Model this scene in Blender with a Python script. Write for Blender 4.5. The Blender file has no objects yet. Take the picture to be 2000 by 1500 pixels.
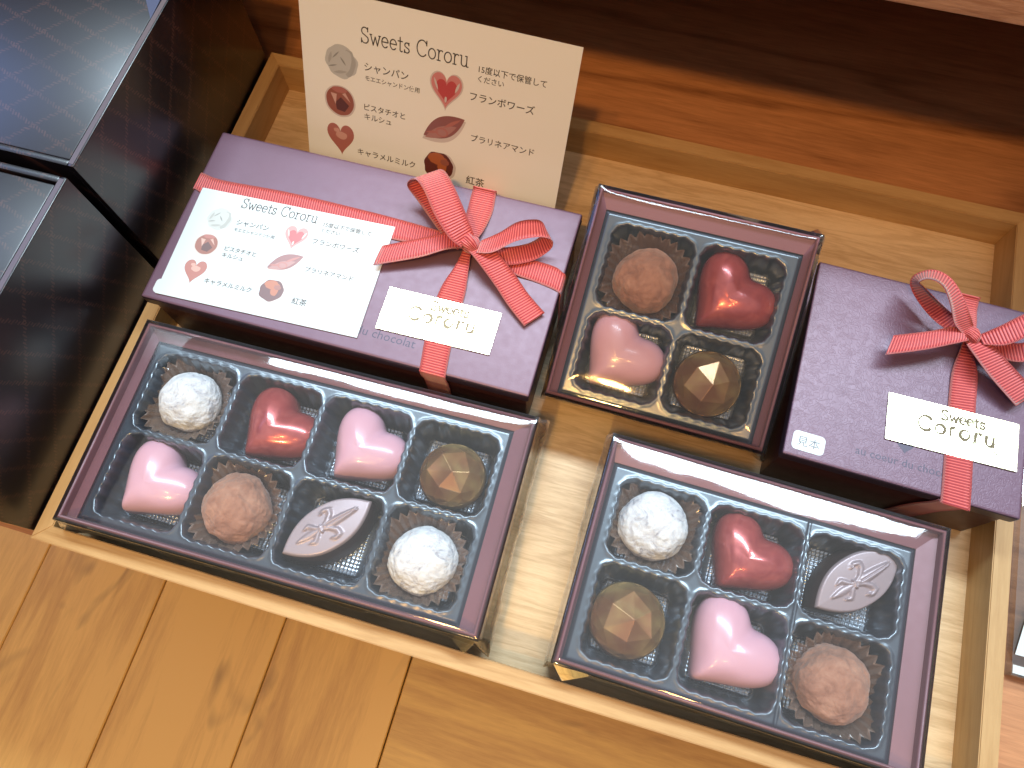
import bpy, bmesh, math, random
from math import sin, cos, pi, radians, sqrt, atan2, exp, hypot
from mathutils import Vector, Matrix, Euler, noise
from mathutils.geometry import tessellate_polygon

SC = bpy.context.scene
COL = SC.collection
SC.unit_settings.system = 'METRIC'
SC.unit_settings.scale_length = 0.01          # one unit is one centimetre

# ------------------------------------------------------------------ camera
F, PITCH, HEAD, ROLL = 1486.8, 0.354, 0.353, -0.078
CAMPOS = Vector((1.225, -9.55, 30.272))
CR = Matrix.Rotation(HEAD, 3, 'Z') @ Matrix.Rotation(PITCH, 3, 'X') @ Matrix.Rotation(ROLL, 3, 'Z')
cam = bpy.data.objects.new('camera', bpy.data.cameras.new('camera'))
cam.data.sensor_width = 36
cam.data.lens = 36 * F / 2000
cam.data.clip_start = 0.5
cam.data.clip_end = 2000
cam.matrix_world = Matrix.Translation(CAMPOS) @ CR.to_4x4()
COL.objects.link(cam)
SC.camera = cam

# ------------------------------------------------------------------ world and lamps
W = bpy.data.worlds.new('World')
SC.world = W
W.use_nodes = True
wn = W.node_tree
bg = wn.nodes['Background']
tc = wn.nodes.new('ShaderNodeTexCoord')
sp = wn.nodes.new('ShaderNodeSeparateXYZ')
cr = wn.nodes.new('ShaderNodeValToRGB')
wn.links.new(tc.outputs['Generated'], sp.inputs[0])
wn.links.new(sp.outputs['Z'], cr.inputs[0])
wn.links.new(cr.outputs[0], bg.inputs['Color'])
e = cr.color_ramp.elements
e[0].position = 0.0; e[0].color = (0.03, 0.028, 0.03, 1)
e[1].position = 1.0; e[1].color = (0.92, 0.97, 1.0, 1)
m_ = cr.color_ramp.elements.new(0.45); m_.color = (0.06, 0.06, 0.075, 1)
m_ = cr.color_ramp.elements.new(0.85); m_.color = (0.75, 0.74, 0.74, 1)
bg.inputs['Strength'].default_value = 0.86


def area_lamp(name, loc, target, sx, sy, power, color):
    L = bpy.data.lights.new(name, 'AREA')
    L.shape = 'RECTANGLE'
    L.size, L.size_y, L.energy, L.color = sx, sy, power, color
    o = bpy.data.objects.new(name, L)
    o.location = loc
    d = Vector(target) - Vector(loc)
    o.rotation_euler = d.to_track_quat('-Z', 'Y').to_euler()
    COL.objects.link(o)
    return o


area_lamp('window_light', (0, 94, 210), (-2, 0, 0), 232, 30, 760000, (0.70, 0.88, 1.0))
area_lamp('blue_sheen_fill_light', (-130, 34, 112), (-20, 0, 5), 60, 60, 40000, (0.30, 0.46, 1.0))  # added blue lamp that lays a sheen on the dark box tops
area_lamp('ceiling_spot_light', (-14, -40, 98), (0, 8, 0), 5, 5, 15000, (1.0, 0.50, 0.14))
area_lamp('ceiling_spot_light', (24, -44, 104), (4, 8, 0), 5, 5, 8000, (1.0, 0.50, 0.14))
fl = bpy.data.objects.new('floor_spot_light', bpy.data.lights.new('floor_spot_light', 'SPOT'))  # added fill lamp that brightens the floor
fl.data.energy, fl.data.color, fl.data.shadow_soft_size = 275000, (1.0, 0.65, 0.22), 4
fl.data.spot_size, fl.data.spot_blend = radians(46), 0.6
fl.location = (-6, -78, 90)
bk = bpy.data.objects.new('tray_spot_light', bpy.data.lights.new('tray_spot_light', 'SPOT'))  # added warm fill aimed at the back of the tray
bk.data.energy, bk.data.color, bk.data.shadow_soft_size = 150000, (1.0, 0.53, 0.15), 2.5
bk.data.spot_size, bk.data.spot_blend = radians(23), 0.5
bk.location = (-4, -40, 100)
bk.rotation_euler = (Vector((-1, 23, 0)) - Vector(bk.location)).to_track_quat('-Z', 'Y').to_euler()
COL.objects.link(bk)
fl.rotation_euler = (Vector((-8, -24, -40)) - Vector(fl.location)).to_track_quat('-Z', 'Y').to_euler()
COL.objects.link(fl)

SC.view_settings.view_transform = 'Standard'
SC.view_settings.look = 'None'
SC.view_settings.exposure = 0.08
SC.view_settings.gamma = 1.0
SC.view_settings.use_curve_mapping = False
SC.render.engine = 'CYCLES'
SC.cycles.transparent_max_bounces = 24
SC.cycles.max_bounces = 8
SC.cycles.caustics_reflective = False
SC.cycles.caustics_refractive = False
SC.cycles.sample_clamp_indirect = 4.0
SC.cycles.use_denoising = True

# ------------------------------------------------------------------ helpers


def ray_at(u, v, z):
    """world point at height z seen at photo pixel u,v"""
    d = CR @ Vector(((u - 1000) / F, -(v - 750) / F, -1))
    return CAMPOS + d * ((z - CAMPOS.z) / d.z)


class NT:
    def __init__(self, name):
        self.m = bpy.data.materials.new(name)
        self.m.use_nodes = True
        self.t = self.m.node_tree
        self.b = self.t.nodes['Principled BSDF']
        self.out = self.t.nodes['Material Output']

    def n(self, kind, **kw):
        nd = self.t.nodes.new('ShaderNode' + kind)
        for k, v in kw.items():
            if k in nd.inputs.keys() if not hasattr(nd, k) else False:
                pass
            if hasattr(nd, k):
                setattr(nd, k, v)
            else:
                self.put(nd.inputs[k.replace('_', ' ')], v)
        return nd

    def put(self, sock, v):
        if isinstance(v, bpy.types.NodeSocket):
            self.t.links.new(v, sock)
        elif isinstance(v, bpy.types.Node):
            self.t.links.new(v.outputs[0], sock)
        else:
            if isinstance(v, (tuple, list)) and len(v) == 3 and sock.type == 'RGBA':
                v = (*v, 1)
            sock.default_value = v

    def math(self, op, a, b=None, c=None):
        nd = self.t.nodes.new('ShaderNodeMath')
        nd.operation = op
        self.put(nd.inputs[0], a)
        if b is not None:
            self.put(nd.inputs[1], b)
        if c is not None:
            self.put(nd.inputs[2], c)
        return nd.outputs[0]

    def mix(self, f, a, b, mode='MIX'):
        nd = self.t.nodes.new('ShaderNodeMix')
        nd.data_type = 'RGBA'
        nd.blend_type = mode
        self.put(nd.inputs[0], f)
        self.put(nd.inputs[6], a)
        self.put(nd.inputs[7], b)
        return nd.outputs[2]

    def ramp(self, f, stops):
        nd = self.t.nodes.new('ShaderNodeValToRGB')
        self.put(nd.inputs[0], f)
        el = nd.color_ramp.elements
        el[0].position, el[0].color = stops[0][0], (*stops[0][1], 1)
        el[1].position, el[1].color = stops[-1][0], (*stops[-1][1], 1)
        for p, c in stops[1:-1]:
            x = el.new(p)
            x.color = (*c, 1)
        return nd.outputs[0]

    def coord(self, which='Object', scale=(1, 1, 1), rot=(0, 0, 0), loc=(0, 0, 0)):
        t = self.t.nodes.new('ShaderNodeTexCoord')
        mp = self.t.nodes.new('ShaderNodeMapping')
        mp.inputs['Scale'].default_value = scale
        mp.inputs['Rotation'].default_value = rot
        mp.inputs['Location'].default_value = loc
        self.t.links.new(t.outputs[which], mp.inputs[0])
        return mp.outputs[0]

    def noise(self, vec, scale, detail=4, rough=0.5, dist=0.0):
        nd = self.t.nodes.new('ShaderNodeTexNoise')
        self.put(nd.inputs['Vector'], vec)
        nd.inputs['Scale'].default_value = scale
        nd.inputs['Detail'].default_value = detail
        nd.inputs['Roughness'].default_value = rough
        nd.inputs['Distortion'].default_value = dist
        return nd.outputs['Fac']

    def bump(self, h, strength=0.5, dist=0.02, normal=None):
        nd = self.t.nodes.new('ShaderNodeBump')
        nd.inputs['Strength'].default_value = strength
        nd.inputs['Distance'].default_value = dist
        self.put(nd.inputs['Height'], h)
        if normal is not None:
            self.put(nd.inputs['Normal'], normal)
        self.t.links.new(nd.outputs[0], self.b.inputs['Normal'])
        return nd.outputs[0]

    def set(self, **kw):
        names = dict(color='Base Color', rough='Roughness', metal='Metallic', coat='Coat Weight', coatr='Coat Roughness',
                     spec='Specular IOR Level', ior='IOR', sheen='Sheen Weight', trans='Transmission Weight', sss='Subsurface Weight',
                     alpha='Alpha', sheenr='Sheen Roughness', speccol='Specular Tint')
        for k, v in kw.items():
            self.put(self.b.inputs[names[k]], v)
        return self


def wood(name, light, dark, axis='x', scale=1.0, rough=0.45, grain=1.0, knots=0.0, plank=None, bump=0.25, coat=0.0, which='Object'):
    n = NT(name)
    st = (0.10, 1, 1) if axis == 'x' else (1, 0.10, 1)
    v = n.coord(which, scale=tuple(s * scale for s in st))
    if plank:
        # every plank gets a shift of its own
        pw, off = plank
        t = n.t.nodes.new('ShaderNodeTexCoord')
        s = n.n('SeparateXYZ', Vector=t.outputs[which])
        idx = n.math('FLOOR', n.math('DIVIDE', n.math('SUBTRACT', s.outputs[0 if axis == 'y' else 1], off), pw))
        wv = n.t.nodes.new('ShaderNodeTexWhiteNoise')
        wv.noise_dimensions = '1D'
        n.put(wv.inputs['W'], idx)
        add = n.t.nodes.new('ShaderNodeVectorMath')
        add.operation = 'MULTIPLY_ADD'
        n.put(add.inputs[0], wv.outputs['Color'])
        add.inputs[1].default_value = (37, 37, 37)
        n.put(add.inputs[2], v)
        v = add.outputs[0]
    warp = n.noise(v, 0.55, 3, 0.5, 0.6)
    rings = n.math('SINE', n.math('MULTIPLY', warp, 34.0))
    rings = n.math('MULTIPLY_ADD', rings, 0.5, 0.5)
    rings = n.math('POWER', rings, 2.2)
    big = n.noise(v, 0.32, 2, 0.5, 0.3)
    fib = n.noise(v, 9.0, 5, 0.65, 0.1)
    own = n.math('MULTIPLY', n.math('SUBTRACT', wv.outputs['Value'], 0.5), 0.55) if plank else 0.0
    fine = n.noise(n.coord(which, scale=(0.25 * 1, 6, 6) if axis == 'x' else (6, 0.25, 6)), 3.0, 3, 0.6)
    f = n.math('ADD', n.math('MULTIPLY', rings, 0.30 * grain), n.math('MULTIPLY', n.math('SUBTRACT', fib, 0.5), 0.8 * grain))
    f = n.math('ADD', f, n.math('MULTIPLY', n.math('SUBTRACT', big, 0.45), 1.0))
    f = n.math('ADD', f, n.math('MULTIPLY', n.math('SUBTRACT', fine, 0.5), 0.35 * grain))
    f = n.math('ADD', f, 0.18)
    if plank: f = n.math('ADD', f, own)
    f.node.use_clamp = True
    c = n.mix(f, light, dark)
    if knots:
        kv = n.coord(which, scale=((0.04, 0.12, 0.12) if axis == 'x' else (0.12, 0.04, 0.12)))
        kn = n.noise(kv, 1.3, 3, 0.55, 0.8)
        k = n.ramp(kn, [(0.56, (0, 0, 0)), (0.73, (1, 1, 1))])
        c = n.mix(n.math('MULTIPLY', k, knots), c, tuple(x * 0.25 for x in dark))
    n.set(color=c, rough=rough, coat=coat, coatr=0.25)
    n.bump(n.math('ADD', n.math('MULTIPLY', fib, 0.6), n.math('MULTIPLY', fine, 0.5)), bump, 0.02)
    return n.m


def plain(name, color, rough=0.5, metal=0.0, **kw):
    n = NT(name)
    n.set(color=color, rough=rough, metal=metal, **kw)
    return n.m


M = {}
M['tray_x'] = wood('pale_wood_x', (0.58, 0.37, 0.165), (0.34, 0.175, 0.055), 'x', 1.2, 0.5, 0.9)
M['tray_y'] = wood('pale_wood_y', (0.58, 0.37, 0.165), (0.34, 0.175, 0.055), 'y', 1.2, 0.5, 0.7)
M['tray_floor'] = wood('pale_wood_floor', (0.72, 0.53, 0.31), (0.38, 0.23, 0.10), 'x', 2.4, 0.42, 1.0, bump=0.4)
M['table'] = wood('red_brown_wood', (0.58, 0.27, 0.12), (0.19, 0.070, 0.026), 'x', 0.5, 0.4, 1.3, coat=0.15)
M['shelf_edge'] = wood('rough_sawn_wood', (0.70, 0.44, 0.31), (0.42, 0.21, 0.13), 'x', 2.6, 0.8, 1.5, bump=1.0)
M['floor'] = wood('golden_floor_wood', (0.74, 0.42, 0.115), (0.33, 0.125, 0.022), 'y', 0.28, 0.36, 0.95, knots=0.9, plank=(11.83, -9.2), coat=0.1)
M['floor_x'] = wood('golden_floor_wood_crosswise', (0.74, 0.44, 0.12), (0.40, 0.175, 0.036), 'x', 0.32, 0.4, 1.1, knots=0.6, coat=0.1)
M['wall'] = plain('dark_light_stop', (0.05, 0.035, 0.025), 0.8)


def mat_leather(name, base, scale, strength, kind):
    n = NT(name)
    v = n.coord('Object')
    if kind == 'worm':
        a = n.noise(v, scale, 2, 0.5, 0.4)
        h = n.math('ABSOLUTE', n.math('SINE', n.math('MULTIPLY', a, 26.0)))
        h = n.math('POWER', h, 0.6)
        h = n.math('ADD', h, n.math('MULTIPLY', n.noise(v, scale * 3, 2, 0.5), 0.5))
    else:
        h = n.noise(v, scale, 4, 0.7, 0.2)
    col = n.mix(n.noise(v, 0.5, 3), tuple(x * 0.93 for x in base), tuple(x * 1.07 for x in base))
    n.set(color=col, rough=n.ramp(n.noise(v, 3, 3), [(0.3, (0.44,) * 3), (0.7, (0.52,) * 3)]), spec=0.7, metal=0.20, coat=0.30, coatr=0.38)
    n.bump(h, strength, 0.012)
    return n.m


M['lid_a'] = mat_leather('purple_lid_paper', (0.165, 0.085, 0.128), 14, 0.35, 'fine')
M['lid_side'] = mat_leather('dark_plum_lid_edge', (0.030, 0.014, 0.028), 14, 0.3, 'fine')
M['lid_b'] = mat_leather('purple_embossed_lid_paper', (0.165, 0.088, 0.135), 3.0, 0.42, 'worm')
M['base_shaded'] = mat_leather('shaded_base_paper', (0.055, 0.014, 0.016), 14, 0.3, 'fine')  # near black: shade below the lid is put into this colour
M['carton'] = mat_leather('mauve_carton', (0.22, 0.09, 0.115), 16, 0.15, 'fine')
n = NT('smoky_plastic')
v = n.coord('Object')
n.set(color=(0.030, 0.042, 0.062), rough=0.28, speccol=(0.75, 0.88, 1.0), spec=1.0, coat=1.0, coatr=0.20)
n.bump(n.noise(v, 2.2, 2, 0.5), 0.1, 0.03)
M['plastic'] = n.m
M['pad'] = plain('glossy_embossed_plastic', (0.24, 0.28, 0.34), 0.14, 0.5, spec=0.9, coat=1.0, coatr=0.05)

# clear film: transparent sheet with fresnel gloss on both faces


def film_mat(name, base=0.028, tint=(0.995, 0.995, 0.995), bumpy=0.07, mul=1.6, rough=0.055, haze=0.0):
    n = NT(name)
    n.t.nodes.remove(n.b)
    tr = n.n('BsdfTransparent', Color=tint)
    gl = n.n('BsdfGlossy', Roughness=rough, Color=(1, 1, 1))
    fr = n.n('Fresnel', IOR=1.45)
    v = n.coord('Object')
    nz = n.noise(v, 1.1, 2, 0.45)
    bp = n.t.nodes.new('ShaderNodeBump')
    bp.inputs['Strength'].default_value = bumpy
    bp.inputs['Distance'].default_value = 0.06
    n.put(bp.inputs['Height'], nz)
    n.t.links.new(bp.outputs[0], gl.inputs['Normal'])
    f = n.math('MULTIPLY_ADD', fr.outputs[0], mul, base)
    f.node.use_clamp = True
    mx = n.n('MixShader')
    n.put(mx.inputs[0], f)
    n.put(mx.inputs[1], tr.outputs[0])
    n.put(mx.inputs[2], gl.outputs[0])
    if haze:  # pale diffuse haze, stronger at grazing angles, stands in for white reflections
        lw = n.n('LayerWeight', Blend=0.5)
        df = n.n('BsdfTranslucent', Color=(0.9, 0.92, 0.95))
        dd = n.n('BsdfDiffuse', Color=(0.9, 0.92, 0.95))
        hz = n.n('MixShader')
        n.put(hz.inputs[0], 0.5)
        n.put(hz.inputs[1], df.outputs[0])
        n.put(hz.inputs[2], dd.outputs[0])
        m2 = n.n('MixShader')
        n.put(m2.inputs[0], n.math('MULTIPLY_ADD', n.math('POWER', lw.outputs['Facing'], 4.0), haze * 12, haze))
        n.put(m2.inputs[1], mx.outputs[0])
        n.put(m2.inputs[2], hz.outputs[0])
        mx = m2
    n.t.links.new(mx.outputs[0], n.out.inputs[0])
    return n.m


M['film'] = film_mat('clear_film', mul=1.4, haze=0.014)
M['film_low_gloss'] = film_mat('low_gloss_clear_film', base=0.0, mul=1.0, haze=0.005)  # same film, reflection and haze cut so the chocolates look brighter
M['cup'] = None
n = NT('brown_glassine')
v = n.coord('Object')
n.set(color=(0.19, 0.125, 0.095), rough=0.26, spec=0.9, alpha=0.78, coat=0.7, coatr=0.12)
M['cup'] = n.m

n = NT('grosgrain_ribbon')
uv = n.n('UVMap')
s = n.n('SeparateXYZ', Vector=uv.outputs[0])
rib = n.math('MULTIPLY_ADD', n.math('SINE', n.math('MULTIPLY', s.outputs[1], 2 * pi / 0.105)), 0.5, 0.5)
edge = n.math('GREATER_THAN', n.math('ABSOLUTE', n.math('SUBTRACT', s.outputs[0], 0.5)), 0.43)
st = n.math('MULTIPLY_ADD', n.math('SINE', n.math('MULTIPLY', s.outputs[1], 2 * pi / 0.049)), 0.5, 0.5)
hh = n.mix(edge, rib, st)
n.set(color=n.mix(n.math('POWER', hh, 1.3), (0.36, 0.016, 0.026), (0.80, 0.155, 0.135)), rough=0.45, sheen=0.5, spec=0.5)
n.bump(hh, 0.7, 0.03)
M['ribbon'] = n.m

M['paper'] = plain('cool_lit_card_paper', (0.64, 0.70, 0.71), 0.42, spec=0.6)  # white stock with the cool tint of the daylight put into its colour
M['cream'] = plain('warm_lit_card_paper', (0.86, 0.86, 0.78), 0.5)  # lighter copy of the card stock, warm light put into its colour
M['ink'] = plain('dark_ink', (0.035, 0.03, 0.03), 0.6)
M['ink_faint'] = plain('dark_foil_print', (0.060, 0.045, 0.075), 0.4, 0.2)
M['pen'] = plain('pen_ink', (0.05, 0.06, 0.09), 0.6)
n = NT('pale_gold_foil')
v = n.coord('Object')
n.set(color=n.mix(n.noise(v, 0.6, 2), (0.72, 0.66, 0.40), (0.86, 0.82, 0.60)), metal=0.8, rough=0.20)
n.bump(n.noise(v, 0.8, 2), 0.15, 0.05)
M['foil'] = n.m
M['gold_ink'] = plain('gold_brown_print', (0.17, 0.13, 0.065), 0.55, 0.0)
M['gold_ink_faint'] = plain('pale_gold_print', (0.45, 0.43, 0.32), 0.5, 0.2)
M['gold_ink_washed'] = plain('glare_washed_gold_print', (0.30, 0.26, 0.16), 0.6, 0.0)  # same print made paler, as if washed out by glare on the foil
M['black'] = plain('black_gap', (0.004, 0.004, 0.006), 0.6)

M['gap'] = plain('brown_floor_gap', (0.09, 0.035, 0.01), 0.7)

# chocolates
n = NT('pink_chocolate')
v = n.coord('Object')
n.set(color=n.mix(n.noise(v, 1.5, 3), (0.67, 0.37, 0.47), (0.72, 0.42, 0.52)), rough=0.27, spec=0.5, coat=0.35, coatr=0.12, sss=0.0)
M['pink'] = n.m
n = NT('pearl_red_chocolate')
v = n.coord('Object')
c = n.mix(n.ramp(n.noise(v, 1.3, 4, 0.6, 1.5), [(0.35, (0, 0, 0)), (0.7, (1, 1, 1))]), (0.30, 0.018, 0.028), (0.50, 0.085, 0.075))
c = n.mix(n.math('MULTIPLY', n.noise(v, 28, 2, 0.8), 0.35), c, (0.60, 0.22, 0.20))
n.set(color=c, rough=0.24, metal=0.35, coat=0.5, coatr=0.07)
M['red'] = n.m
n = NT('gold_dusted_chocolate')
v = n.coord('Object')
c = n.mix(n.ramp(n.noise(v, 0.9, 3, 0.5, 0.5), [(0.35, (0, 0, 0)), (0.65, (1, 1, 1))]), (0.26, 0.105, 0.045), (0.42, 0.28, 0.11))
c = n.mix(n.math('MULTIPLY', n.noise(v, 30, 2, 0.8), 0.15), c, (0.60, 0.48, 0.25))
n.set(color=c, rough=0.20, metal=0.5, coat=0.3, coatr=0.08)
M['gold'] = n.m
n = NT('mauve_pearl_chocolate')
v = n.coord('Object')
t = n.t.nodes.new('ShaderNodeTexCoord')
z = n.n('SeparateXYZ', Vector=t.outputs['Object'])
f = n.ramp(z.outputs[2], [(0.95, (0, 0, 0)), (1.04, (1, 1, 1))])
c = n.mix(n.math('MULTIPLY', n.noise(v, 26, 2, 0.8), 0.6), (0.33, 0.26, 0.29), (0.52, 0.44, 0.47))
c = n.mix(f, (0.035, 0.018, 0.018), c)
n.set(color=c, rough=0.36, metal=0.25, spec=0.6)
n.bump(n.noise(v, 24, 2), 0.1, 0.01)
M['leaf'] = n.m
n = NT('cocoa_dusted_truffle')
v = n.coord('Object')
nz = n.noise(v, 1.6, 6, 0.62, 0.6)
c = n.ramp(nz, [(0.30, (0.25, 0.115, 0.075)), (0.5, (0.38, 0.185, 0.125)), (0.7, (0.48, 0.26, 0.18))])
n.set(color=c, rough=0.85, spec=0.2, sheen=0.25)
n.bump(n.math('ADD', nz, n.math('MULTIPLY', n.noise(v, 9, 5, 0.65), 0.25)), 0.6, 0.12)
M['cocoa'] = n.m
n = NT('sugar_dusted_truffle')
v = n.coord('Object')
nz = n.noise(v, 1.5, 6, 0.7, 0.9)
c = n.ramp(nz, [(0.33, (0.34, 0.34, 0.40)), (0.42, (0.68, 0.69, 0.74)), (0.52, (0.84, 0.86, 0.89))])
n.set(color=c, rough=0.8, spec=0.2)
n.bump(n.math('ADD', nz, n.math('MULTIPLY', n.noise(v, 7, 5, 0.7), 0.3)), 0.7, 0.12)
M['sugar'] = n.m

# tall dark boxes: rope lattice printed on dark gloss paper
n = NT('dark_rope_lattice_paper')
t = n.t.nodes.new('ShaderNodeTexCoord')
s = n.n('SeparateXYZ', Vector=t.outputs['Object'])
qq = n.math('ADD', s.outputs[0], s.outputs[2])
yy = s.outputs[1]


def rope(a, b, spacing, width):
    u = n.math('ADD', n.math('MULTIPLY', yy, a), n.math('MULTIPLY', qq, b))
    w = n.math('SUBTRACT', n.math('MULTIPLY', qq, a), n.math('MULTIPLY', yy, b))
    tw = n.math('MULTIPLY', n.math('SINE', n.math('MULTIPLY', w, 2 * pi / 0.34)), 0.03)
    fr = n.math('PINGPONG', n.math('ADD', u, tw), spacing / 2)
    on = n.math('LESS_THAN', fr, width)
    seg = n.math('GREATER_THAN', n.math('SINE', n.math('ADD', n.math('MULTIPLY', w, 2 * pi / 0.14), n.math('MULTIPLY', u, 30.0))), -0.1)
    return n.math('MULTIPLY', on, seg)


pt = n.math('MAXIMUM', rope(0.94, 0.34, 1.05, 0.07), rope(0.64, -0.77, 1.3, 0.07))
pt = n.math('MULTIPLY', pt, n.ramp(n.noise(t.outputs['Object'], 2.5, 3), [(0.30, (0.25,) * 3), (0.60, (1.0,) * 3)]))
n.set(color=n.mix(pt, (0.0060, 0.0045, 0.007), (0.055, 0.023, 0.018)), rough=0.34, spec=0.5, coat=0.5, coatr=0.24)
n.bump(n.noise(t.outputs['Object'], 12, 2), 0.08, 0.01)
M['rope'] = n.m
M['dark_edge'] = plain('dark_paper_edge', (0.12, 0.09, 0.095), 0.35)  # rim strip, paler than the box paper

# ------------------------------------------------------------------ object builders


def tag(o, label=None, cat=None, group=None, kind=None):
    if label: o['label'] = label
    if cat: o['category'] = cat
    if group: o['group'] = group
    if kind: o['kind'] = kind
    return o


def empty(name, mat4, label, cat, group=None):
    o = bpy.data.objects.new(name, None)
    o.empty_display_size = 0.5
    o.matrix_world = mat4
    COL.objects.link(o)
    return tag(o, label, cat, group)


def link(name, bm, mat, parent=None, smooth=False, mat4=None, autos=None):
    me = bpy.data.meshes.new(name)
    bm.normal_update()
    bm.to_mesh(me)
    bm.free()
    for mt in (mat if isinstance(mat, list) else [mat]):
        me.materials.append(mt)
    if smooth:
        for p in me.polygons: p.use_smooth = True
    if autos:
        for p in me.polygons: p.use_smooth = True
        me.set_sharp_from_angle(angle=radians(autos))
    o = bpy.data.objects.new(name, me)
    COL.objects.link(o)
    if parent: o.parent = parent
    if mat4 is not None: o.matrix_local = mat4
    return o


def add_box(bm, x0, x1, y0, y1, z0, z1, bevel=0.0, seg=2, mi=0):
    vs = [bm.verts.new((x, y, z)) for x in (x0, x1) for y in (y0, y1) for z in (z0, z1)]
    idx = [(0, 1, 3, 2), (4, 6, 7, 5), (0, 4, 5, 1), (2, 3, 7, 6), (0, 2, 6, 4), (1, 5, 7, 3)]
    fs = [bm.faces.new([vs[i] for i in f]) for f in idx]
    for f in fs: f.material_index = mi
    if bevel:
        es = {e for f in fs for e in f.edges}
        bmesh.ops.bevel(bm, geom=list(es), offset=bevel, segments=seg, affect='EDGES', profile=0.6)


def box(name, x0, x1, y0, y1, z0, z1, mat, parent=None, bevel=0.0, seg=2, mat4=None):
    bm = bmesh.new()
    add_box(bm, x0, x1, y0, y1, z0, z1, bevel, seg)
    return link(name, bm, mat, parent, autos=40 if bevel else None, mat4=mat4)


def poly_prism(bm, pts, z0, z1, mi=0):
    a = [bm.verts.new((x, y, z0)) for x, y in pts]
    b = [bm.verts.new((x, y, z1)) for x, y in pts]
    fs = [bm.faces.new(b), bm.faces.new(a[::-1])]
    k = len(pts)
    for i in range(k):
        fs.append(bm.faces.new((a[i], a[(i + 1) % k], b[(i + 1) % k], b[i])))
    for f in fs: f.material_index = mi


def grid_mesh(bm, nx, ny, fn, uvfn=None):
    vs = [[bm.verts.new(fn(i / nx, j / ny)) for i in range(nx + 1)] for j in range(ny + 1)]
    for j in range(ny):
        for i in range(nx):
            bm.faces.new((vs[j][i], vs[j][i + 1], vs[j + 1][i + 1], vs[j + 1][i]))
    return vs


def smoothstep(a, b, x):
    t = max(0, min(1, (x - a) / (b - a)))
    return t * t * (3 - 2 * t)


# ---- ribbons -------------------------------------------------------


def catmull(P, n):
    out = []
    Q = [P[0] * 2 - P[1]] + P + [P[-1] * 2 - P[-2]]
    for i in range(1, len(Q) - 2):
        for k in range(n):
            t = k / n
            a, b, c, d = Q[i - 1], Q[i], Q[i + 1], Q[i + 2]
            out.append(0.5 * ((2 * b) + (c - a) * t + (2 * a - 5 * b + 4 * c - d) * t * t + (3 * b - 3 * c + d - a) * t ** 3))
    out.append(P[-1])
    return out


def ribbon_strip(bm, pts, n=8, thick=0.03, nw=4, crown=0.0, skew0=0.0, skew1=0.0):
    """pts: list of (centre Vector, half-width side Vector)"""
    uvl = bm.loops.layers.uv.verify()
    C_ = catmull([Vector(p[0]) for p in pts], n)
    S_ = catmull([Vector(p[1]) for p in pts], n)
    rows_t, rows_b, L = [], [], [0.0]
    N = len(C_)
    for i in range(N):
        if i: L.append(L[-1] + (C_[i] - C_[i - 1]).length)
        t = (C_[min(i + 1, N - 1)] - C_[max(i - 1, 0)]).normalized()
        nrm = S_[i].cross(t)
        if nrm.length < 1e-6: nrm = Vector((0, 0, 1))
        nrm.normalize()
        rt, rb = [], []
        for k in range(nw + 1):
            u = k / nw * 2 - 1
            sk = 0.0
            if i == 0: sk = skew0 * u
            if i == N - 1: sk = skew1 * u
            p = C_[i] + S_[i] * u + nrm * (crown * (1 - u * u)) + t * sk
            rt.append(bm.verts.new(p + nrm * thick / 2))
            rb.append(bm.verts.new(p - nrm * thick / 2))
        rows_t.append(rt)
        rows_b.append(rb)

    def f(vs, uvs):
        fc = bm.faces.new(vs)
        for lp, uv in zip(fc.loops, uvs): lp[uvl].uv = uv
        fc.smooth = True
    for i in range(N - 1):
        for k in range(nw):
            u0, u1, a, b = k / nw, (k + 1) / nw, L[i], L[i + 1]
            f((rows_t[i][k], rows_t[i + 1][k], rows_t[i + 1][k + 1], rows_t[i][k + 1]), ((u0, a), (u0, b), (u1, b), (u1, a)))
            f((rows_b[i][k], rows_b[i][k + 1], rows_b[i + 1][k + 1], rows_b[i + 1][k]), ((u0, a), (u1, a), (u1, b), (u0, b)))
        for k in (0, nw):
            q = (rows_t[i][k], rows_b[i][k], rows_b[i + 1][k], rows_t[i + 1][k])
            f(q if k else q[::-1], ((k / nw, L[i]), (k / nw, L[i]), (k / nw, L[i + 1]), (k / nw, L[i + 1])))
    for i in (0, N - 1):
        for k in range(nw):
            q = (rows_t[i][k], rows_t[i][k + 1], rows_b[i][k + 1], rows_b[i][k])
            f(q if i == 0 else q[::-1], ((0, 0),) * 4)


# ---- writing -------------------------------------------------------


def arc(cx, cy, rx, ry, a0, a1, n=14):
    return [(cx + rx * cos(radians(a0 + (a1 - a0) * i / n)), cy + ry * sin(radians(a0 + (a1 - a0) * i / n))) for i in range(n + 1)]


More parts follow.
